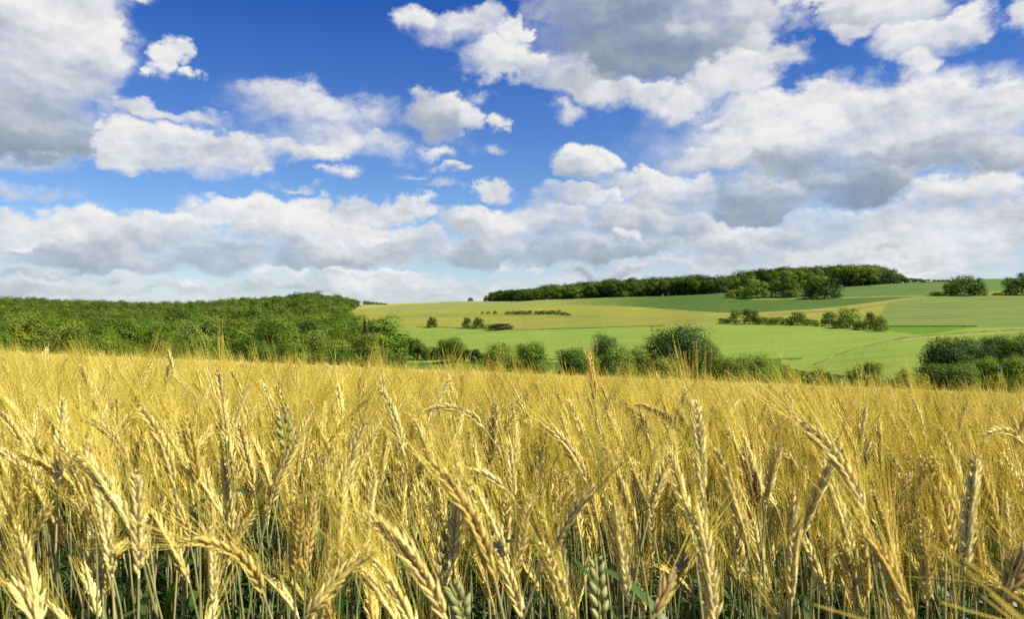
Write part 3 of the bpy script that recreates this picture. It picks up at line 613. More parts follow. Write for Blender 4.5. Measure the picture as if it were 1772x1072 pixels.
# copse in front of the hilltop wood
for k, px, top, w, base, tn, lb in [
    ('farbush0', 1268, 501, 26, 515, 'olive', "low olive bush at the left end of the copse before the hilltop wood"),
    ('far1', 1284, 496, 22, 515, 'light', "light green bushy tree second from the left in the copse"),
    ('far0', 1310, 486, 48, 515.5, 'mid', "wide domed tree of the left half of the copse"),
    ('far2', 1303, 480, 24, 510, 'silver', "pale silvery tree behind the wide domed tree of the copse"),
    ('far3', 1342, 484, 22, 514, 'deep', "narrow tree between the two domed trees of the copse"),
    ('far1', 1366, 479, 38, 513.5, 'deep', "blue-green tree in the middle of the copse"),
    ('farbush1', 1364, 502, 24, 516, 'deep', "dark bush at the foot of the middle of the copse"),
    ('farbush0', 1377, 504, 14, 515, 'silver', "small pale bush at the foot of the copse"),
    ('far0', 1414, 475, 42, 512, 'grey', "grey-green tree standing behind the big dark dome of the copse"),
    ('far3', 1427, 482, 68, 517, 'dark', "big dark dome-shaped tree at the right end of the copse")]:
    SV(k, px, top, w, base=base, tone=tn, name='bush' if 'bush' in k else 'tree', cat='bush' if 'bush' in k else 'tree', label=lb, group="copse before the hilltop wood")
# right edge of the hill
for k, px, top, w, base, tn, lb in [
    ('farbush0', 1622, 505, 26, 512.5, 'deep', "low dark bush at the left foot of the skyline tree clump"),
    ('far1', 1668, 478, 50, 512, 'deep', "tallest dark dome in the skyline tree clump right of the wood"),
    ('far0', 1645, 490, 28, 512, 'mid', "lower tree on the left side of the skyline tree clump"),
    ('far3', 1692, 482, 30, 512, 'deep', "rounded tree on the right side of the skyline tree clump"),
    ('far0', 1748, 478, 28, 511, 'deep', "dark skyline tree left of the one cut by the frame edge"),
    ('far1', 1772, 473, 40, 511, 'deep', "dark skyline tree cut by the right frame edge"),
    ('farbush1', 1725, 507, 16, 511, 'deep', "tiny bush between the skyline clump and the tree at the frame edge")]:
    SV(k, px, top, w, base=base, tone=tn, name='bush' if 'bush' in k else 'tree', cat='bush' if 'bush' in k else 'tree', label=lb, group="skyline trees right of the wood")
SV('farbush0', 814, 515.5, 10, base=521.7, tone='dark', name='bush', cat='bush', label="small dark bush alone on the skyline left of the hilltop wood")
for i, px in enumerate([1578, 1590, 1602]):
    SV('farbush%d' % (i % 2), px, 481+i*1.2, 18, base=489, tone='deep', name='bush', cat='bush', label="low bush of the thin skyline hedge just right of the hilltop wood", group="thin skyline hedge right of the wood")
for i, px in enumerate([1617, 1625, 1632, 1640]):
    SV('farbush%d' % (i % 2), px, 484, 8, base=488, tone='deep', name='bush', cat='bush', label="tiny bush dotting the skyline between the wood and the tree clump", group="dots of bush on the skyline")
# hilltop wood: several staggered rows behind its front edge
wr = random.Random(5)
WB = ([835, 850, 900, 1000, 1053, 1166, 1246, 1300, 1463, 1571], [520.5, 517.5, 516.8, 515.8, 515, 512, 508, 505, 496.5, 489.5])
WT = ([835, 850, 870, 930, 960, 1000, 1060, 1100, 1150, 1206, 1240, 1290, 1350, 1405, 1440, 1500, 1520, 1545, 1570], [513, 506, 502, 496, 492, 489, 482, 481, 480, 476, 478, 468, 462, 460, 458, 456, 458, 467, 481])
def stretch(px): return "low left tail" if px < 1000 else "left stretch" if px < 1180 else "behind the copse" if px < 1430 else "high right end"
for r in range(4):
    px = 842 + r*5
    while px < 1566:
        b_ = float(np.interp(px, *WB)); tp = float(np.interp(px, *WT))
        xf, yf, zf = at(px, b_); y = yf + r*11 + wr.uniform(-3, 3); x = (px-886)/F*y; z = z_at(x, y)
        want = CAMZ + (536-tp)/F*y - z
        h = want*(1.0 + wr.uniform(-0.10, 0.05)) if r >= 2 else want*wr.uniform(0.72, 0.98)
        h = max(5.0, h)
        tn = wr.choice(['dark', 'dark', 'deep', 'deep', 'mid', 'olive'] if r == 0 else ['dark', 'deep', 'dark', 'deep'])
        plant_tree('far%d' % wr.randrange(4), (x, y, z), h, max(9.0, h*wr.uniform(0.75, 1.0)), tone=tn, name='wood_tree',
                   label="%s tree %s of the hilltop wood, %s" % (tn if tn != 'mid' else 'mid green', "on the front edge" if r == 0 else "behind the front edge", stretch(px)),
                   group="%s trees %s of the hilltop wood, %s" % (tn, "front edge" if r == 0 else "back rows", stretch(px)))
        px += wr.uniform(0.62, 0.95)*9.5/yf*F
px = 842.0
while px < 1560:                       # undergrowth that closes the wood's edge
    b_ = float(np.interp(px, *WB)); xf, yf, zf = at(px, b_); y = yf + wr.uniform(2, 7); x = (px-886)/F*y
    plant_tree('farbush%d' % wr.randrange(2), (x, y, z_at(x, y)-0.3), wr.uniform(5, 8), wr.uniform(9, 13), tone='dark', name='wood_edge_shrub', cat='shrub',
               label="low dark shrub at the foot of the hilltop wood, "+stretch(px), group="undergrowth along the hilltop wood, "+stretch(px))
    px += 7.5/yf*F
# small things along the wood's foot
for px, top, w, base, tn in [(1061, 499, 9, 514.5, 'silver'), (1080, 503, 14, 514.5, 'mid'), (1173, 501, 12, 511.5, 'light'), (1218, 487, 26, 509, 'olive'), (1196, 492, 20, 510.5, 'mid')]:
    SV('far0' if base-top > 12 else 'farbush0', px, top, w, base=base, tone=tn, name='tree', label={1061: "tiny pale tree at the foot of the hilltop wood", 1080: "low green tree beside the tiny pale one at the wood's foot", 1173: "small bright bush-like tree at the wood's foot",
       1218: "olive rounded tree bulging out of the hilltop wood's front", 1196: "green tree left of the olive one at the wood's front"}[px])

# ------------------------------------------------------------------ the big wood on the left
fr = random.Random(21); cand = []
def in_wood(px, y):
    lim = float(np.interp(y, [235, 290, 320, 430, 455, 500, 800, 880, 1060], [600, 645, 672, 684, 645, 606, 598, 616, 624]))
    return px < lim
y = 238.0
while y < 1060:
    step = 14.0 + (y-238)/822*1.5
    px = -170.0 + fr.uniform(0, 10)
    while px < 700:
        yy = y + fr.uniform(-2.6, 2.6); pp = px + fr.uniform(-2.5, 2.5)/yy*F
        if in_wood(pp, yy): cand.append((pp, yy))
        px += step*fr.uniform(0.85, 1.15)/yy*F
    y += step*0.85
seen = [c for c in cand if -40 < c[0]]
near = sorted(seen, key=lambda c: c[1])[:296]; nearset = set(near); rest = [c for c in cand if c not in nearset]
for (pp, yy) in near:
    x, _, z = by_dist(pp, yy)
    con = 598 < pp < 684 and 330 < yy < 460
    if con: key, h, tn = 'spruce%d' % fr.randrange(2), fr.uniform(14, 17), fr.choice(['dark', 'dark', 'deep'])
    else:
        key = fr.choice(['mid0', 'mid1', 'mid2', 'mid3', 'midoak0', 'midoak1', 'midairy0', 'midairy1'] if yy < 300 else ['mid0', 'mid1', 'mid2', 'mid3', 'midoak0', 'midoak1'])
        h = fr.uniform(11.5, 20.5)
        if yy < 262: h *= 0.75
        tn = fr.choice(['deep', 'mid', 'mid', 'olive', 'light', 'dark', 'grey']) if 'airy' not in key else fr.choice(['grey', 'olive', 'silver', 'mid'])
    if 540 < pp and yy < 300: h *= 0.8
    if con: nm, lb, gp = 'spruce_tree', "dark pointed spruce among the conifers at the right end of the left wood", "spruces at the right end of the left wood"
    elif tn in ('grey', 'silver'): nm, lb, gp = 'broadleaf_tree', "grey-green broadleaf tree in the front part of the big left wood", "grey-green trees in the front of the left wood"
    elif tn in ('light', 'olive'): nm, lb, gp = 'broadleaf_tree', "lighter yellow-green broadleaf tree in the front part of the big left wood", "light trees in the front of the left wood"
    elif tn == 'mid': nm, lb, gp = 'broadleaf_tree', "mid green broadleaf tree in the front part of the big left wood", "mid green trees in the front of the left wood"
    else: nm, lb, gp = 'broadleaf_tree', "dark green broadleaf tree in the front part of the big left wood", "dark green trees in the front of the left wood"
    if not con:
        third = "left third" if pp < 200 else "middle third" if pp < 400 else "right third"; row = "lower rows" if yy < 268 else "middle rows" if yy < 310 else "upper rows"
        lb = "%s tree in the %s of the left wood's front, %s" % ({'broadleaf_tree': lb.split(" broadleaf")[0]}[nm], row, third); gp = lb
    plant_tree(key, (x, yy, z), h, (h*fr.uniform(0.78, 1.05)) if not con else h*0.38, tone=tn, name=nm, label=lb, group=gp, jitter=0.30)
SV('midoak0', 663, 551, 36, base=583, tone='brown', name='copper_tree', label="reddish-brown tree at the right end of the left wood, below the spruces")
SV('midairy0', 604, 574, 26, dist=300, tone='brown', name='copper_tree', label="small brownish tree inside the left wood, left of the spruces")
SV('midairy1', 131, 588, 34, dist=238, tone='light', name='broadleaf_tree', label="pale bright green bushy tree low in the left wood, just above the barley")
# the rest of the wood reads as one mass of crowns
kit = bpy.data.collections.new("wood_crown_kit")        # not linked to the scene
for i in range(4):
    o = PROTO['far%d' % i][0].copy(); o.data = o.data.copy(); o.data.materials[0] = LEAF_MANY; o.name = "far_crown"; kit.objects.link(o)
pts, rot, scl, idx = [], [], [], []
for (pp, yy) in rest:
    x, _, z = by_dist(pp, yy); h = fr.uniform(11.5, 20.0)
    if pp > 270 and 470 < yy < 620: h *= 0.55
    if pp > 560 and yy > 600: h *= max(0.4, 1-0.55*(pp-560)/62)
    pts.append((x, yy, z)); rot.append((0, 0, fr.uniform(0, 6.28))); idx.append(fr.randrange(4)); scl.append((fr.uniform(.72, 1.05), fr.uniform(.72, 1.05), h/17))
def scatter(name, pts, rot, scl, idx, collection, label=None, kind="stuff"):
    me = bpy.data.meshes.new(name); me.from_pydata(pts, [], [])
    for nm, ty, dat, key in (("rot", 'FLOAT_VECTOR', rot, "vector"), ("scl", 'FLOAT_VECTOR', scl, "vector")):
        a = me.attributes.new(nm, ty, 'POINT'); a.data.foreach_set(key, np.asarray(dat, dtype=np.float32).ravel())
    a = me.attributes.new("idx", 'INT', 'POINT'); a.data.foreach_set("value", np.asarray(idx, dtype=np.int32))
    o = bpy.data.objects.new(name, me); COL.objects.link(o)
    ng = bpy.data.node_groups.new(name, 'GeometryNodeTree')
    ng.interface.new_socket("Geometry", in_out='INPUT', socket_type='NodeSocketGeometry'); ng.interface.new_socket("Geometry", in_out='OUTPUT', socket_type='NodeSocketGeometry')
    i_, o_ = ng.nodes.new('NodeGroupInput'), ng.nodes.new('NodeGroupOutput')
    ip, ci = ng.nodes.new('GeometryNodeInstanceOnPoints'), ng.nodes.new('GeometryNodeCollectionInfo')
    ci.inputs['Collection'].default_value = collection; ci.inputs['Separate Children'].default_value = True; ci.inputs['Reset Children'].default_value = True
    ip.inputs['Pick Instance'].default_value = True
    def attr(nm, ty):
        n = ng.nodes.new('GeometryNodeInputNamedAttribute'); n.data_type = ty; n.inputs['Name'].default_value = nm; return n.outputs['Attribute']
    L = ng.links.new
    L(i_.outputs[0], ip.inputs['Points']); L(ci.outputs[0], ip.inputs['Instance']); L(attr("idx", 'INT'), ip.inputs['Instance Index'])
    L(attr("rot", 'FLOAT_VECTOR'), ip.inputs['Rotation']); L(attr("scl", 'FLOAT_VECTOR'), ip.inputs['Scale']); L(ip.outputs[0], o_.inputs[0])
    md = o.modifiers.new("scatter", 'NODES'); md.node_group = ng
    tag(o, label=label, kind=kind); return o
scatter("distant_wood", pts, rot, scl, idx, kit, kind="stuff")
# thin line of trees where the left wood runs out on the skyline
for i, px in enumerate([632, 638, 645, 652, 659, 666]):
    SV('far%d' % (i % 4), px, 520.5+i*0.9, 9, base=527.6, tone='deep', name='skyline_tree', label="small tree of the thin row trailing off the left wood on the skyline", group="thin row trailing off the left wood")
# ------------------------------------------------------------------ barley: straw, ears, awns, blades
def crop_mat(name, lo, hi, var, trans, rough=0.5, spec=0.3, tmul=(1.25, 1.1, 0.6), use_island=True, along=None, hue_rand=True):
    m = bpy.data.materials.new(name); m.use_nodes = True; t = m.node_tree; t.nodes.clear(); N = NT(t)
    oi = N.new('ShaderNodeObjectInfo'); geo = N.new('ShaderNodeNewGeometry'); rnd = V(N, oi.outputs['Random'])
    tc = N.new('ShaderNodeTexCoord'); P = V(N, tc.outputs['Object'])
    base = N.mix(rnd, lo, hi)
    if use_island:
        isl = V(N, geo.outputs['Random Per Island']); base = N.v('SCALE', base, scale=(1.0-var) + isl*(2*var))
    n = N.noise(N.v('MULTIPLY', P, (90, 90, 28)), 1.0, 3, 0.6)
    base = N.v('SCALE', base, scale=0.72 + n*0.56)
    if along is not None:                       # lower parts keep this colour
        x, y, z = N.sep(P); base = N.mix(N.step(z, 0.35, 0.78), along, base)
    # weathered orange-brown flecks
    if use_island: base = N.mix(N.step(n, 0.62, 0.74)*0.40, base, N.v('MULTIPLY', base, (0.92, 0.66, 0.40)))
    df = N.new('ShaderNodeBsdfPrincipled'); N.put(df.inputs['Base Color'], base); df.inputs['Roughness'].default_value = rough
    df.inputs['Specular IOR Level'].default_value = spec
    tr = N.new('ShaderNodeBsdfTranslucent'); N.put(tr.inputs['Color'], N.v('MULTIPLY', base, tmul))
    mx = N.new('ShaderNodeMixShader'); mx.inputs[0].default_value = trans
    t.links.new(df.outputs[0], mx.inputs[1]); t.links.new(tr.outputs[0], mx.inputs[2])
    o = N.new('ShaderNodeOutputMaterial'); t.links.new(mx.outputs[0], o.inputs[0]); return m
M_EAR = crop_mat("ripening_grain", (0.75, 0.59, 0.150), (0.90, 0.785, 0.32), 0.26, 0.12, spec=0.15)
M_GREEN = crop_mat("green_grain", (0.26, 0.27, 0.085), (0.36, 0.35, 0.12), 0.18, 0.12)
M_AWN = crop_mat("awn", (0.60, 0.49, 0.040), (0.88, 0.73, 0.14), 0.25, 0.28, spec=0.35)
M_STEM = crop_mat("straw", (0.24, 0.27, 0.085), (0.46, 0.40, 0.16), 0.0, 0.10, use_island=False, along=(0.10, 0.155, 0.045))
M_BLADE = crop_mat("blade", (0.040, 0.100, 0.022), (0.085, 0.150, 0.030), 0.30, 0.32, rough=0.42, spec=0.4, tmul=(1.6, 1.7, 0.6))
def unit(v): return v/max(np.linalg.norm(v), 1e-9)
def frames(pts):
    """tangent + two steady normals along a curve"""
    T = np.gradient(pts, axis=0); T /= np.linalg.norm(T, axis=1, keepdims=True)
    ref = np.cross(T[0], [0.3, 0.2, 0.93]); ref = unit(ref); A, B = [], []
    for t in T:
        ref = unit(ref - t*np.dot(ref, t)); A.append(ref); B.append(np.cross(t, ref))
    return T, np.array(A), np.array(B)
def curve_tube(pts, r, k=4):
    T, A, B = frames(pts); n = len(pts); th = 2*math.pi*np.arange(k)/k
    v = pts[:, None]+np.asarray(r).reshape(-1, 1, 1)*(np.cos(th)[None, :, None]*A[:, None]+np.sin(th)[None, :, None]*B[:, None])
    i = np.arange(n-1)[:, None]*k; j = np.arange(k)[None]; jn = (j+1) % k
    return v.reshape(-1, 3), np.stack([i+j, i+jn, i+k+jn, i+k+j], -1).reshape(-1, 4)
def resample(pts, n):
    pts = np.asarray(pts, float); d = np.concatenate([[0], np.cumsum(np.linalg.norm(np.diff(pts, axis=0), axis=1))])
    s = np.linspace(0, d[-1], n); return np.stack([np.interp(s, d, pts[:, k]) for k in range(3)], 1)
def ear_geo(rng, pts, nodes=24, rows=2, gl=0.0105, gw=0.0021, twist=0.0, awn_l=(0.048, 0.088), awn_w=0.00030, spread=0.20, awn_seg=3, detail=3, awns=True, loose=False, sweep=None):
    """grains set in a herringbone along the ear's curve, each with its long bristle (awn)"""
    L = np.linalg.norm(np.diff(pts, axis=0), axis=1).sum()
    P = resample(pts, nodes+2); T, A, B = frames(P)
    G, W_ = [], []
    k = 5 if detail >= 3 else 4
    prof_t = np.array([0, 0.22, 0.5, 0.8, 1.0]) if detail >= 3 else np.array([0, 0.4, 1.0])
    prof_r = np.array([0.35, 0.95, 1.0, 0.55, 0.10]) if detail >= 3 else np.array([0.5, 1.0, 0.15])
    for i in range(1, nodes+1):
        f = i/nodes; side = 1 if i % 2 else -1
        size = (0.72+0.55*math.sin(math.pi*min(1, f*0.9+0.12)))*(1.0 if f < 0.85 else 1.0-(f-0.85)*1.8)
        tw = twist*f
        for r in range(rows):
            a0 = (math.pi/2*side) + ((r-(rows-1)/2)*(1.25 if rows == 2 else 1.05)) + tw + rng.normal()*0.07
            out = math.cos(a0)*A[i] + math.sin(a0)*B[i]
            tilt = (0.28 if not loose else 0.42)+rng.normal()*0.09
            d = unit(T[i]*math.cos(tilt)+out*math.sin(tilt))
            p0 = P[i] + out*gw*(0.9) ; ln = gl*size*rng.uniform(0.82, 1.15)
            u = unit(np.cross(d, out)); v = np.cross(u, d); th = 2*math.pi*np.arange(k)/k + rng.uniform(0, 1)
            c = p0 + prof_t[:, None]*ln*d + out*(prof_t[:, None]**2)*0.0006
            ring = (prof_r*gw*size*(1.0 if not loose else 1.15))[:, None, None]*(np.cos(th)[None, :, None]*u*1.0+np.sin(th)[None, :, None]*v*0.8)
            vv = (c[:, None]+ring).reshape(-1, 3); nn = len(prof_t)
            ii = np.arange(nn-1)[:, None]*k; jj = np.arange(k)[None]; jn = (jj+1) % k
            G.append((vv, np.stack([ii+jj, ii+jn, ii+k+jn, ii+k+jj], -1).reshape(-1, 4)))
            if awns and rng.random() < (0.62 if detail >= 3 else 0.24):
                al = rng.uniform(*awn_l)*(0.75+0.4*math.sin(math.pi*min(1, f)))
                sp = spread*rng.uniform(0.5, 1.35)
                ad = unit(T[i]*math.cos(sp)+out*math.sin(sp) + rng.normal(size=3)*0.035)
                tip = c[-1]; s = np.linspace(0, 1, awn_seg+1)[:, None]
                bend = (T[min(i+3, nodes+1)]*0.10 + rng.normal(size=3)*0.06 + (np.array(sweep) if sweep is not None else 0)) * al
                q = tip - d*0.001 + ad*al*s + bend*s**2
                W_.append(curve_tube(q, np.linspace(awn_w, awn_w*0.42, awn_seg+1), 3))
    rach = curve_tube(P, np.full(len(P), 0.0011), 4)
    return join(G+[rach]), (join(W_) if W_ else None)
def blade_geo(rng, p0, az, length, width, rise, droop, seg=8):
    s = np.linspace(0, 1, seg+1); h = np.array([math.cos(az), math.sin(az), 0])
    ang = rise - droop*s**1.4; step = length/seg
    d = np.cos(ang)[:, None]*h + np.sin(ang)[:, None]*np.array([0, 0, 1.0])
    c = p0 + np.concatenate([[np.zeros(3)], np.cumsum(d[:-1]*step, 0)])
    side = np.array([-h[1], h[0], 0]); tw = rng.uniform(-0.9, 0.9)*s
    w = width*np.sin(np.clip(s*0.92+0.13, 0, 1)*math.pi)**0.6*0.5
    nrm = np.cross(d, side); sd = np.cos(tw)[:, None]*side+np.sin(tw)[:, None]*nrm
    v = np.stack([c-sd*w[:, None], c+nrm*w[:, None]*-0.18, c+sd*w[:, None]], 1).reshape(-1, 3)
    f = [(i*3+k, i*3+k+1, i*3+k+4, i*3+k+3) for i in range(seg) for k in (0, 1)]
    return v, np.array(f)
def plant_curves(rng, h, lean, nod, earL, n=14):
    """stalk + ear centre lines: leaning by `lean`, the neck bending over by a further `nod` (radians) towards +X"""
    s = np.linspace(0, 1, n); total = h
    ang = lean*s**0.8 + nod*0.55*np.clip((s-0.74)/0.26, 0, 1)**2
    d = np.stack([np.sin(ang), np.zeros(n), np.cos(ang)], 1); st = np.concatenate([[np.zeros(3)], np.cumsum(d[:-1]*total/(n-1), 0)])
    st[:, 1] += 0.012*np.sin(s*4+rng.uniform(0, 6))*s
    m = 10; e = np.linspace(0, 1, m); ang2 = ang[-1] + nod*0.45*e
    d2 = np.stack([np.sin(ang2), 0.05*rng.normal()*e, np.cos(ang2)], 1); er = st[-1]+np.concatenate([[np.zeros(3)], np.cumsum(d2[:-1]*earL/(m-1), 0)])
    return st, er
def stalk_parts(rng, st, er, green=False, awn=True, leaves=2, lod=0, awn_w=0.00031, spread=0.2, sweep=None, full=True, awn_l=(0.045, 0.082), rows=2, nodes=None):
    stem = curve_tube(st if full else st[-6:], np.linspace(0.0019, 0.00115, len(st if full else st[-6:])), 5 if lod == 0 else 3)
    L = np.linalg.norm(np.diff(er, axis=0), axis=1).sum()
    if green: g, a = ear_geo(rng, er, nodes=nodes or int(L/0.0062), rows=1, gl=0.0125, gw=0.0033, awns=False, loose=True, twist=rng.uniform(-.4, .4))
    else: g, a = ear_geo(rng, er, nodes=nodes or int(L/(0.0039 if lod == 0 else 0.0075)), rows=rows, gl=0.0122 if lod == 0 else 0.016, gw=0.00185 if lod == 0 else 0.0038, twist=rng.uniform(-0.9, 0.9), detail=3 if lod == 0 else 2,
                         awns=awn, awn_seg=3 if lod == 0 else 2, awn_w=awn_w, spread=spread, sweep=sweep, awn_l=awn_l)
    bl = []
    for i in range(leaves):
        k = rng.integers(int(len(st)*0.35), int(len(st)*0.78)); bl.append(blade_geo(rng, st[k], rng.uniform(0, 6.28), rng.uniform(0.14, 0.28), rng.uniform(0.008, 0.015), rng.uniform(0.9, 1.35), rng.uniform(1.0, 3.0)))
    return stem, g, a, bl
def scatter_mesh(name, geos, mats):
    vs, fs, mi, o = [], [], [], 0
    ms = []
    for g, m in zip(geos, mats):
        if g is None: continue
        if m not in ms: ms.append(m)
        vs.append(g[0]); fs.append(g[1]+o); mi.append(np.full(len(g[1]), ms.index(m))); o += len(g[0])
    ob = mesh_obj(name, np.concatenate(vs), np.concatenate(fs), None, link=False)
    for m in ms: ob.data.materials.append(m)
    ob.data.polygons.foreach_set("material_index", np.concatenate(mi).astype(np.int32)); return ob

# ---- kinds of stalk, nodding from upright to hanging
brng = np.random.default_rng(77)
KINDS = []                                # (stem, ear, awns, leaf meshes as objects, nod, top height)
for i, nod in enumerate([0.05, 0.15, 0.3, 0.45, 0.6, 0.8, 1.05, 1.4, 1.9, 0.25, 0.5, 0.1, 0.7, 0.35]):
    green = i == 11
    eL = brng.uniform(0.078, 0.102); h = brng.uniform(0.87, 0.93) - (0.02 if nod < 0.3 else 0) + (0.03 if nod > 1 else 0)
    st, er = plant_curves(brng, h, brng.uniform(0.01, 0.10), nod, eL)
    parts = stalk_parts(brng, st, er, green=green, leaves=2, spread=brng.uniform(0.13, 0.24))
    obs = [mesh_obj(n_, g[0], g[1], m, link=False, smooth=(n_ in ('stem', 'leaf'))) if g is not None else None
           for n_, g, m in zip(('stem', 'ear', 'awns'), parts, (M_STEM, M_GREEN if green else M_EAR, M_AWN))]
    obs += [mesh_obj('leaf', g[0], g[1], M_BLADE, link=False, smooth=True) for g in parts[3]]
    KINDS.append((obs, nod, green))
near_kit = bpy.data.collections.new("near_stalk_kit")
for i, (obs, nod, green) in enumerate(KINDS):
    gs = []
    for o in obs:
        if o is None: gs.append(None); continue
        me = o.data; v = np.empty(len(me.vertices)*3, dtype=np.float32); me.vertices.foreach_get("co", v)
        f = np.empty(len(me.loops), dtype=np.int32); me.loops.foreach_get("vertex_index", f); gs.append((v.reshape(-1, 3), f.reshape(-1, 4)))
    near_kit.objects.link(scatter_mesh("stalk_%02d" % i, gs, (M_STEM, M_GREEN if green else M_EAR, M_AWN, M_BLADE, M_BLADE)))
mid_kit = bpy.data.collections.new("middle_stalk_kit"); NMID = 10
for i in range(NMID):
    nod = [0.1, 0.3, 0.5, 0.8, 1.2, 0.2, 0.4, 0.65, 1.6, 0.05][i]
    st, er = plant_curves(brng, brng.uniform(0.85, 0.94), brng.uniform(0.01, 0.1), nod, brng.uniform(0.09, 0.115))
    parts = stalk_parts(brng, st, er, leaves=1 if i % 2 else 0, lod=1, awn_w=0.00062, spread=0.18, full=True)
    mid_kit.objects.link(scatter_mesh("stalk_%02d" % i, (*parts[:3], join(parts[3]) if parts[3] else None), (M_STEM, M_EAR, M_AWN, M_BLADE)))
far_kit = bpy.data.collections.new("far_stalk_kit"); NFAR = 6
def far_clump(i):
    vs = {'e': [], 'a': [], 's': []}
    for k in range(26):
        st, er = plant_curves(brng, brng.uniform(0.84, 0.94), 0.06, float(brng.choice([0.1, 0.3, 0.6, 0.9, 1.3])), 0.095, n=8)
        az = math.pi + brng.normal()*0.9; c, s_ = math.cos(az), math.sin(az); M_ = np.array([[c, -s_, 0], [s_, c, 0], [0, 0, 1]])
        off = np.array([brng.uniform(-.42, .42), brng.uniform(-.42, .42), brng.normal()*0.03])
        st, er = st@M_.T+off, er@M_.T+off
        vs['e'].append(curve_tube(resample(er, 4), [0.005, 0.0100, 0.0090, 0.004], 4)); vs['s'].append(curve_tube(st[-4:], np.full(4, 0.0022), 3))
        T = unit(er[-1]-er[-3])
        for q in range(3):
            p0 = er[brng.integers(3, 10)]; d = unit(T+brng.normal(size=3)*0.17); l = brng.uniform(0.05, 0.09)
            vs['a'].append(curve_tube(np.array([p0, p0+d*l*0.5, p0+d*l]), [0.0015, 0.0012, 0.0006], 3))
    return scatter_mesh("clump_%02d" % i, (join(vs['s']), join(vs['e']), join(vs['a'])), (M_STEM, M_EAR, M_AWN))
for i in range(NFAR): far_kit.objects.link(far_clump(i))
# ------------------------------------------------------------------ the standing crop
bf = random.Random(909)
def heading():
    r = bf.random()
    return math.pi + bf.gauss(0, 0.75) if r < 0.66 else (bf.gauss(0, 0.7) if r < 0.86 else bf.uniform(0, 6.28))
KW = [1.4, 1.5, 1.5, 1.4, 1.2, 0.8, 0.4, 0.25, 0.1, 1.5, 1.3, 0.0, 0.9, 1.4]
def project(x, y, z): return 886 + F*x/y, 536 + F*(CAMZ-z)/y

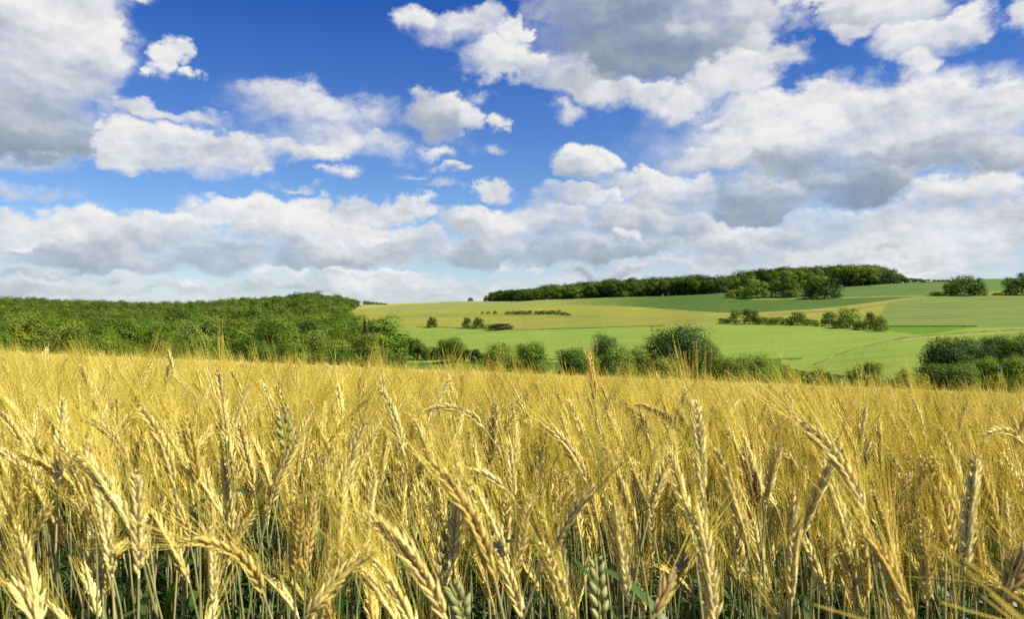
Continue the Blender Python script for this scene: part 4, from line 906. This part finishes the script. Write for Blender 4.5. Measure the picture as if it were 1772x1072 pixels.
# ---- traced stalks: ears one can point at. (foot of ear, tip of ear, distance, bow, look, label)
HEROES = [
    ((1497, 893), (1372, 722), 0.66, 0.10, 'pale', "largest golden ear slanting up to the left, dark on its underside, right of centre"),
    ((1580, 1095), (1500, 925), 0.60, 0.06, 'gold', "thick golden ear at the bottom edge below the largest slanting ear"),
    ((856, 1004), (748, 800), 0.60, 0.07, 'gold', "big golden ear slanting up-left with yellow grains at its foot, just left of centre"),
    ((876, 850), (786, 818), 0.95, 0.16, 'pale', "ear lying almost flat, behind the top of the big slanting ear left of centre"),
    ((930, 1002), (1027, 843), 0.70, 0.04, 'pale', "pale ear leaning right, crossing behind the foot of the big central ear"),
    ((458, 1034), (310, 938), 0.72, 0.20, 'gold', "drooping curved golden ear low on the left, its awns pointing left"),
    ((838, 742), (735, 712), 1.15, 0.20, 'pale', "pale ear lying flat near the middle of the field, tip to the left"),
    ((240, 1002), (235, 812), 0.70, 0.01, 'pale', "upright plump ear, low on the left above a bare stalk"),
    ((775, 1080), (642, 893), 0.58, 0.08, 'gold', "heavy ear slanting up-left at the bottom, left of the big central ear"),
    ((100, 850), (110, 688), 0.85, 0.02, 'pale', "tall very pale upright ear near the left side"),
    ((222, 800), (138, 722), 1.05, 0.14, 'dark', "bent darker ear between the very pale upright ear and the long left one"),
    ((302, 845), (236, 700), 0.84, 0.08, 'gold', "long golden ear leaning left in the left third"),
    ((328, 935), (292, 850), 0.98, 0.04, 'gold', "golden ear hanging directly below the long left-leaning one"),
    ((392, 765), (376, 638), 1.05, 0.02, 'pale', "very pale upright ear rising to the field's horizon, left of centre"),
    ((1217, 862), (1204, 692), 0.82, 0.02, 'pale', "tall pale upright ear right of centre, first of two in a line"),
    ((1238, 1088), (1206, 872), 0.62, 0.03, 'pale', "long pale ear below the tall pale upright one, reaching the bottom edge"),
    ((1031, 706), (1018, 606), 1.35, 0.02, 'gold', "solitary ear standing clear above the crop in the centre, awns against the valley"),
    ((302, 655), (290, 604), 2.2, 0.02, 'pale', "small pale ear standing above the crop against the left wood"),
    ((343, 700), (298, 648), 1.9, 0.06, 'pale', "pale ear leaning left just below the small one against the wood"),
    ((50, 795), (-8, 712), 0.95, 0.10, 'gold', "golden ear cut by the left edge, upper one"),
    ((70, 866), (-4, 778), 0.86, 0.10, 'pale', "pale ear reaching the left edge, lower one"),
    ((28, 1000), (90, 872), 0.76, 0.05, 'pale', "pale ear leaning right in the lower left corner region"),
    ((70, 1095), (18, 1008), 0.60, 0.08, 'pale', "pale ear tip poking in at the bottom left corner"),
    ((1310, 885), (1284, 772), 0.92, 0.03, 'dark', "dark brown ear standing beside the tall pale one right of centre"),
    ((1325, 880), (1352, 765), 0.92, 0.03, 'pale', "pale ear leaning slightly right next to the dark brown ear"),
    ((1368, 1015), (1386, 880), 0.78, 0.02, 'pale', "pale broad ear leaning slightly right, low right of centre"),
    ((1646, 975), (1622, 832), 0.76, 0.03, 'gold', "upright golden ear low on the right"),
    ((1728, 940), (1683, 780), 0.80, 0.05, 'gold', "golden ear leaning left near the right side"),
    ((1722, 1072), (1800, 925), 0.56, 0.04, 'dark', "blurred dark ear leaning right in the bottom right corner"),
    ((1016, 838), (948, 738), 0.98, 0.08, 'pale', "pale ear leaning left, just right of the centre line"),
    ((1124, 890), (1174, 768), 0.90, 0.04, 'pale', "pale ear leaning right, the right arm of the small V right of centre"),
    ((1124, 893), (1088, 790), 0.98, 0.03, 'pale', "pale ear leaning left, the left arm of the small V right of centre"),
    ((600, 862), (618, 745), 0.98, 0.02, 'pale', "pale ear leaning slightly right, left of centre"),
    ((342, 856), (318, 712), 0.86, 0.04, 'gold', "golden ear standing right of the long left-leaning one"),
    ((500, 800), (484, 702), 1.05, 0.02, 'green', "grey-green knobbly ear without awns in the upper left of the crop"),
    ((762, 1010), (792, 890), 0.86, 0.04, 'green', "grey-green knobbly ear without awns, left of the big central ear"),
    ((806, 1085), (778, 1010), 0.72, 0.05, 'green', "grey-green knobbly ear at the bottom edge near the centre"),
    ((1040, 1085), (1030, 960), 0.78, 0.01, 'green', "grey-green knobbly ear low, right of the centre"),
    ((1128, 1075), (1192, 960), 0.62, 0.04, 'dark', "dark blurred ear leaning right at the bottom, right of centre"),
    ((890, 870), (880, 768), 1.05, 0.01, 'pale', "slim upright ear behind the crossing of the central ears"),
    ((1480, 1050), (1450, 925), 0.80, 0.03, 'gold', "golden ear standing left of the thick ear at the bottom right"),
    ((1656, 762), (1676, 690), 1.75, 0.03, 'pale', "pale ear leaning right, its awns fanning up over the crop at the right"),
    ((1772, 770), (1700, 756), 1.15, 0.20, 'pale', "pale ear lying flat at the right edge"),
    ((700, 790), (656, 668), 1.00, 0.05, 'pale', "pale ear leaning left in the upper middle of the crop, left of centre"),
    ((566, 770), (640, 690), 1.15, 0.05, 'gold', "golden ear leaning right above the left-centre of the crop"),
    ((760, 740), (755, 670), 1.7, 0.01, 'dark', "small dark ear standing upright left of centre near the top of the crop"),
    ((1175, 745), (1100, 700), 1.3, 0.10, 'gold', "small bent ear right of centre near the top of the crop"),
    ((440, 850), (412, 735), 1.0, 0.03, 'gold', "golden ear left of centre standing between taller pale ones"),
    ((165, 905), (150, 760), 0.84, 0.02, 'gold', "golden ear standing between the pale upright ear and the plump one"),
    ((1560, 900), (1610, 820), 1.2, 0.05, 'pale', "pale ear leaning right behind the largest slanting ear"),
    ((530, 990), (545, 850), 0.88, 0.02, 'gold', "golden upright ear in the lower left-centre"),
    ((655, 850), (672, 760), 1.2, 0.02, 'pale', "slim pale ear behind the heavy slanting one left of centre"),
    ((905, 1075), (850, 930), 0.74, 0.04, 'pale', "pale ear low in the centre inside the V of crossing ears"),
    ((1322, 1010), (1300, 900), 0.95, 0.02, 'pale', "slim pale ear between the long pale ear and the broad one low right of centre"),
]
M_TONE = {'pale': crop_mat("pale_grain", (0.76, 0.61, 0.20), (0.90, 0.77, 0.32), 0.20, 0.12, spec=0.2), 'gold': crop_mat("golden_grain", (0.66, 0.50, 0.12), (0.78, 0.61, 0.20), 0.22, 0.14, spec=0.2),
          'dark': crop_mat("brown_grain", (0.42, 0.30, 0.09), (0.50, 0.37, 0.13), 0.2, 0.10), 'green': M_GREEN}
def world_at(px, py, y): return np.array([(px-886)/F*y, y, CAMZ-(py-536)/F*y])
hrng = np.random.default_rng(5)
def make_plant(parts, mats, loc, rotz, label, group=None):
    root = bpy.data.objects.new("barley_plant", None); COL.objects.link(root); root.empty_display_size = 0.05
    root.location = loc; root.rotation_euler = (0, 0, rotz)
    tag(root, label, "barley", group)
    ear = None
    for nm, g, m in [*zip(('stem', 'ear', 'awns'), parts, mats), *[('leaf', g, mats[3]) for g in parts[3]]]:
        if g is None: continue
        o = mesh_obj(nm, g[0], g[1], m, parent=ear if nm == 'awns' else root, smooth=(nm in ('stem', 'leaf')))
        if nm == 'ear': ear = o
    return root
hero_spots = []
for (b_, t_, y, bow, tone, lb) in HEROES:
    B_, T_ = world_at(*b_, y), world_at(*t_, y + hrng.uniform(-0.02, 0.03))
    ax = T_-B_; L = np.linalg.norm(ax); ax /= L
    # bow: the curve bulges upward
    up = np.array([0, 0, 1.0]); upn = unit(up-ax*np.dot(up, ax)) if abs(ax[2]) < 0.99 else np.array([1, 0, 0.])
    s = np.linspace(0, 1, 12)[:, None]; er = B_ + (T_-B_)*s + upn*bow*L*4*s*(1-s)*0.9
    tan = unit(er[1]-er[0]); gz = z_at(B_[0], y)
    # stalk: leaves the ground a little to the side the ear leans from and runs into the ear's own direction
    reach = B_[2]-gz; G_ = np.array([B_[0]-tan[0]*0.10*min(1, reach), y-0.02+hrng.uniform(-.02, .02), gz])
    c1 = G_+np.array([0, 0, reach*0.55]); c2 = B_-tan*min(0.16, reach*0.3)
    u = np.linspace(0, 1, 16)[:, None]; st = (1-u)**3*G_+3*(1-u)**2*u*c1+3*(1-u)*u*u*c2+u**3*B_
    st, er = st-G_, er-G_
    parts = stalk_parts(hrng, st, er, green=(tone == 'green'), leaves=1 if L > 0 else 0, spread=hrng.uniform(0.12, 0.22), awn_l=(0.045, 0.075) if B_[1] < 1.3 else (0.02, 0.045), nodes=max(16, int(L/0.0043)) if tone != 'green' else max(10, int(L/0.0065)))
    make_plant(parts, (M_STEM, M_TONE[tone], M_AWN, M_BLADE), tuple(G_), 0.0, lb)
    hero_spots.append((G_[0], y))
# ---- stalks of the first metres
near = []
y = 0.0
for _ in range(int(620*13.2)):
    y = math.sqrt(bf.uniform(0.66**2, 4.3**2)); x = bf.uniform(-1.12, 1.12)*(0.643*y+0.12)
    if y < 1.05 and bf.random() < 0.5: continue
    k = bf.choices(range(14), KW)[0]; sc = bf.gauss(1.036, 0.042) if bf.random() < 0.74 else bf.uniform(0.86, 1.0)
    sc = min(sc, 1.05 if y < 1.2 else 1.10)
    near.append((x, y, near_z(x, y), heading(), k, sc, bf.gauss(0, 0.035), bf.gauss(0, 0.035)))
def prominence(q):
    x, y, z, h, k, sc, a, b = q; px, py = project(x, y, z+0.93*sc)
    if not (0 < px < 1772 and py < 1120): return 0
    hide = max(0, y-1.25)                     # farther stalks stand behind nearer ones
    return (1/y)*(1.0 if py < 1000 else 0.6)/(1+hide*1.2)
near.sort(key=prominence, reverse=True)
ind, rest_near = near[:300-len(HEROES)], near[300-len(HEROES):]
def where(px): return "left quarter" if px < 443 else "left middle" if px < 886 else "right middle" if px < 1329 else "right quarter"
for (x, y, z, h, k, sc, a, b) in ind:
    obs, nod, green = KINDS[k]
    root = bpy.data.objects.new("barley_plant", None); COL.objects.link(root); root.empty_display_size = 0.05
    root.location = (x, y, z); root.rotation_euler = (a, b, h); root.scale = (sc, sc, sc)
    ear = None
    for i, o in enumerate(obs):
        if o is None: continue
        c = o.copy(); COL.objects.link(c); c.parent = ear if i == 2 else root
        if i == 1: ear = c
    px, py = project(x, y, z+0.93*sc); lr = "leaning left" if math.cos(h)*math.sin(max(nod, 0.01)) < -0.12 else "leaning right" if math.cos(h)*math.sin(max(nod, 0.01)) > 0.12 else "upright"
    kind_ = "green ear" if green else ("bowed ear" if nod > 0.9 else "ear")
    # told apart by the traced ear it stands next to
    dist, ref, dx, dy = min(((math.hypot(px-(b_[0]+t_[0])/2, py-(b_[1]+t_[1])/2), r_, px-(b_[0]+t_[0])/2, py-(b_[1]+t_[1])/2) for (b_, t_, _y, _bow, _tone, r_) in HEROES), key=lambda q: q[0])
    ref = ref.split(",")[0]; ref = " ".join(ref.split()[:9])
    side = ("left of" if dx < 0 else "right of") if abs(dx) > abs(dy) else ("above" if dy < 0 else "below")
    lb = "%s %s %s the %s" % (kind_, lr, side, ref); lb = " ".join(lb.split()[:16])
    tag(root, lb, "barley", lb)
pts, rot, scl, idx = [], [], [], []
for (x, y, z, h, k, sc, a, b) in rest_near: pts.append((x, y, z)); rot.append((a, b, h)); scl.append((sc, sc, sc)); idx.append(k)
scatter("barley_crop_near", pts, rot, scl, idx, near_kit)
# ---- middle distance
pts, rot, scl, idx = [], [], [], []
for _ in range(21000):
    y = math.sqrt(bf.uniform(4.0**2, 14.5**2)); x = bf.uniform(-1.1, 1.1)*(0.643*y+0.1); s = min(1.12, bf.gauss(1.008, 0.05))
    pts.append((x, y, near_z(x, y))); rot.append((bf.gauss(0, .04), bf.gauss(0, .04), heading())); scl.append((s, s, s)); idx.append(bf.randrange(NMID))
scatter("barley_crop_middle", pts, rot, scl, idx, mid_kit)
# ---- far part of the field
pts, rot, scl, idx = [], [], [], []
for _ in range(9500):
    y = math.sqrt(bf.uniform(14.0**2, FIELD_END**2)); x = bf.uniform(-1.12, 1.12)*(0.643*y+0.3); s = bf.gauss(1.0, 0.04)
    pts.append((x, y, z_at(x, y))); rot.append((bf.gauss(0, .02), bf.gauss(0, .02), bf.gauss(0, 0.5))); scl.append((1.1, 1.1, s)); idx.append(bf.randrange(NFAR))
scatter("barley_crop_far", pts, rot, scl, idx, far_kit)
# ---- taller stalks that break the crop's far outline
pts, rot, scl, idx = [], [], [], []
for _ in range(2600):
    y = 14.0 + 48.0*bf.random()**1.3; x = bf.uniform(-1.1, 1.1)*(0.643*y+0.3); s = bf.uniform(0.97, 1.09)
    pts.append((x, y, near_z(x, y))); rot.append((bf.gauss(0, .05), bf.gauss(0, .05), heading())); scl.append((s*1.25, s*1.25, s)); idx.append(bf.randrange(NMID))
scatter("barley_crop_tall", pts, rot, scl, idx, mid_kit)
# ---- the crop to either side of the view
pts, rot, scl, idx = [], [], [], []
for _ in range(3600):
    y = bf.uniform(0.3, 6.0); x = (0.72*y+0.10+bf.uniform(0, 1.6))*bf.choice((-1, 1)); s = bf.gauss(1.01, 0.05)
    pts.append((x, y, near_z(x, y))); rot.append((bf.gauss(0, .04), bf.gauss(0, .04), heading())); scl.append((s, s, s)); idx.append(bf.randrange(NMID))
scatter("barley_crop_sides", pts, rot, scl, idx, mid_kit)
# ---- green blades low between the stalks
tuft_kit = bpy.data.collections.new("tuft_kit")
for i in range(5):
    bl = [blade_geo(hrng, np.array([hrng.uniform(-.03, .03), hrng.uniform(-.03, .03), hrng.uniform(0.05, 0.55)]), hrng.uniform(0, 6.28), hrng.uniform(0.20, 0.36), hrng.uniform(0.009, 0.017), hrng.uniform(1.0, 1.5), hrng.uniform(0.6, 2.8), 9) for _ in range(7)]
    tuft_kit.objects.link(scatter_mesh("tuft_%02d" % i, (join(bl),), (M_BLADE,)))
pts, rot, scl, idx = [], [], [], []
for _ in range(2600):
    y = math.sqrt(bf.uniform(0.95**2, 4.0**2)); x = bf.uniform(-1.1, 1.1)*(0.643*y+0.15)
    s = bf.uniform(0.75, 1.15); pts.append((x, y, near_z(x, y))); rot.append((0, 0, bf.uniform(0, 6.28))); scl.append((s, s, s)); idx.append(bf.randrange(5))
scatter("barley_undergrowth", pts, rot, scl, idx, tuft_kit)
# ------------------------------------------------------------------ look-alikes told apart by their order from the left
ORD = ["leftmost", "second", "third", "fourth", "fifth", "sixth", "seventh", "eighth", "ninth", "tenth", "eleventh", "twelfth"]
same = {}
for o in COL.objects:
    if o.parent is None and o.get('label') and o.get('category') and o.location.y > 0.1: same.setdefault(o['label'], []).append(o)
for lb, os_ in same.items():
    if not 1 < len(os_) <= 12 or lb.startswith("one of the"): continue
    os_.sort(key=lambda o: o.location.x/o.location.y)
    for i, o in enumerate(os_):
        w = "leftmost " if i == 0 else "rightmost " if i == len(os_)-1 else ORD[i]+" from left "
        o['label'] = " ".join((w+lb).split()[:16])
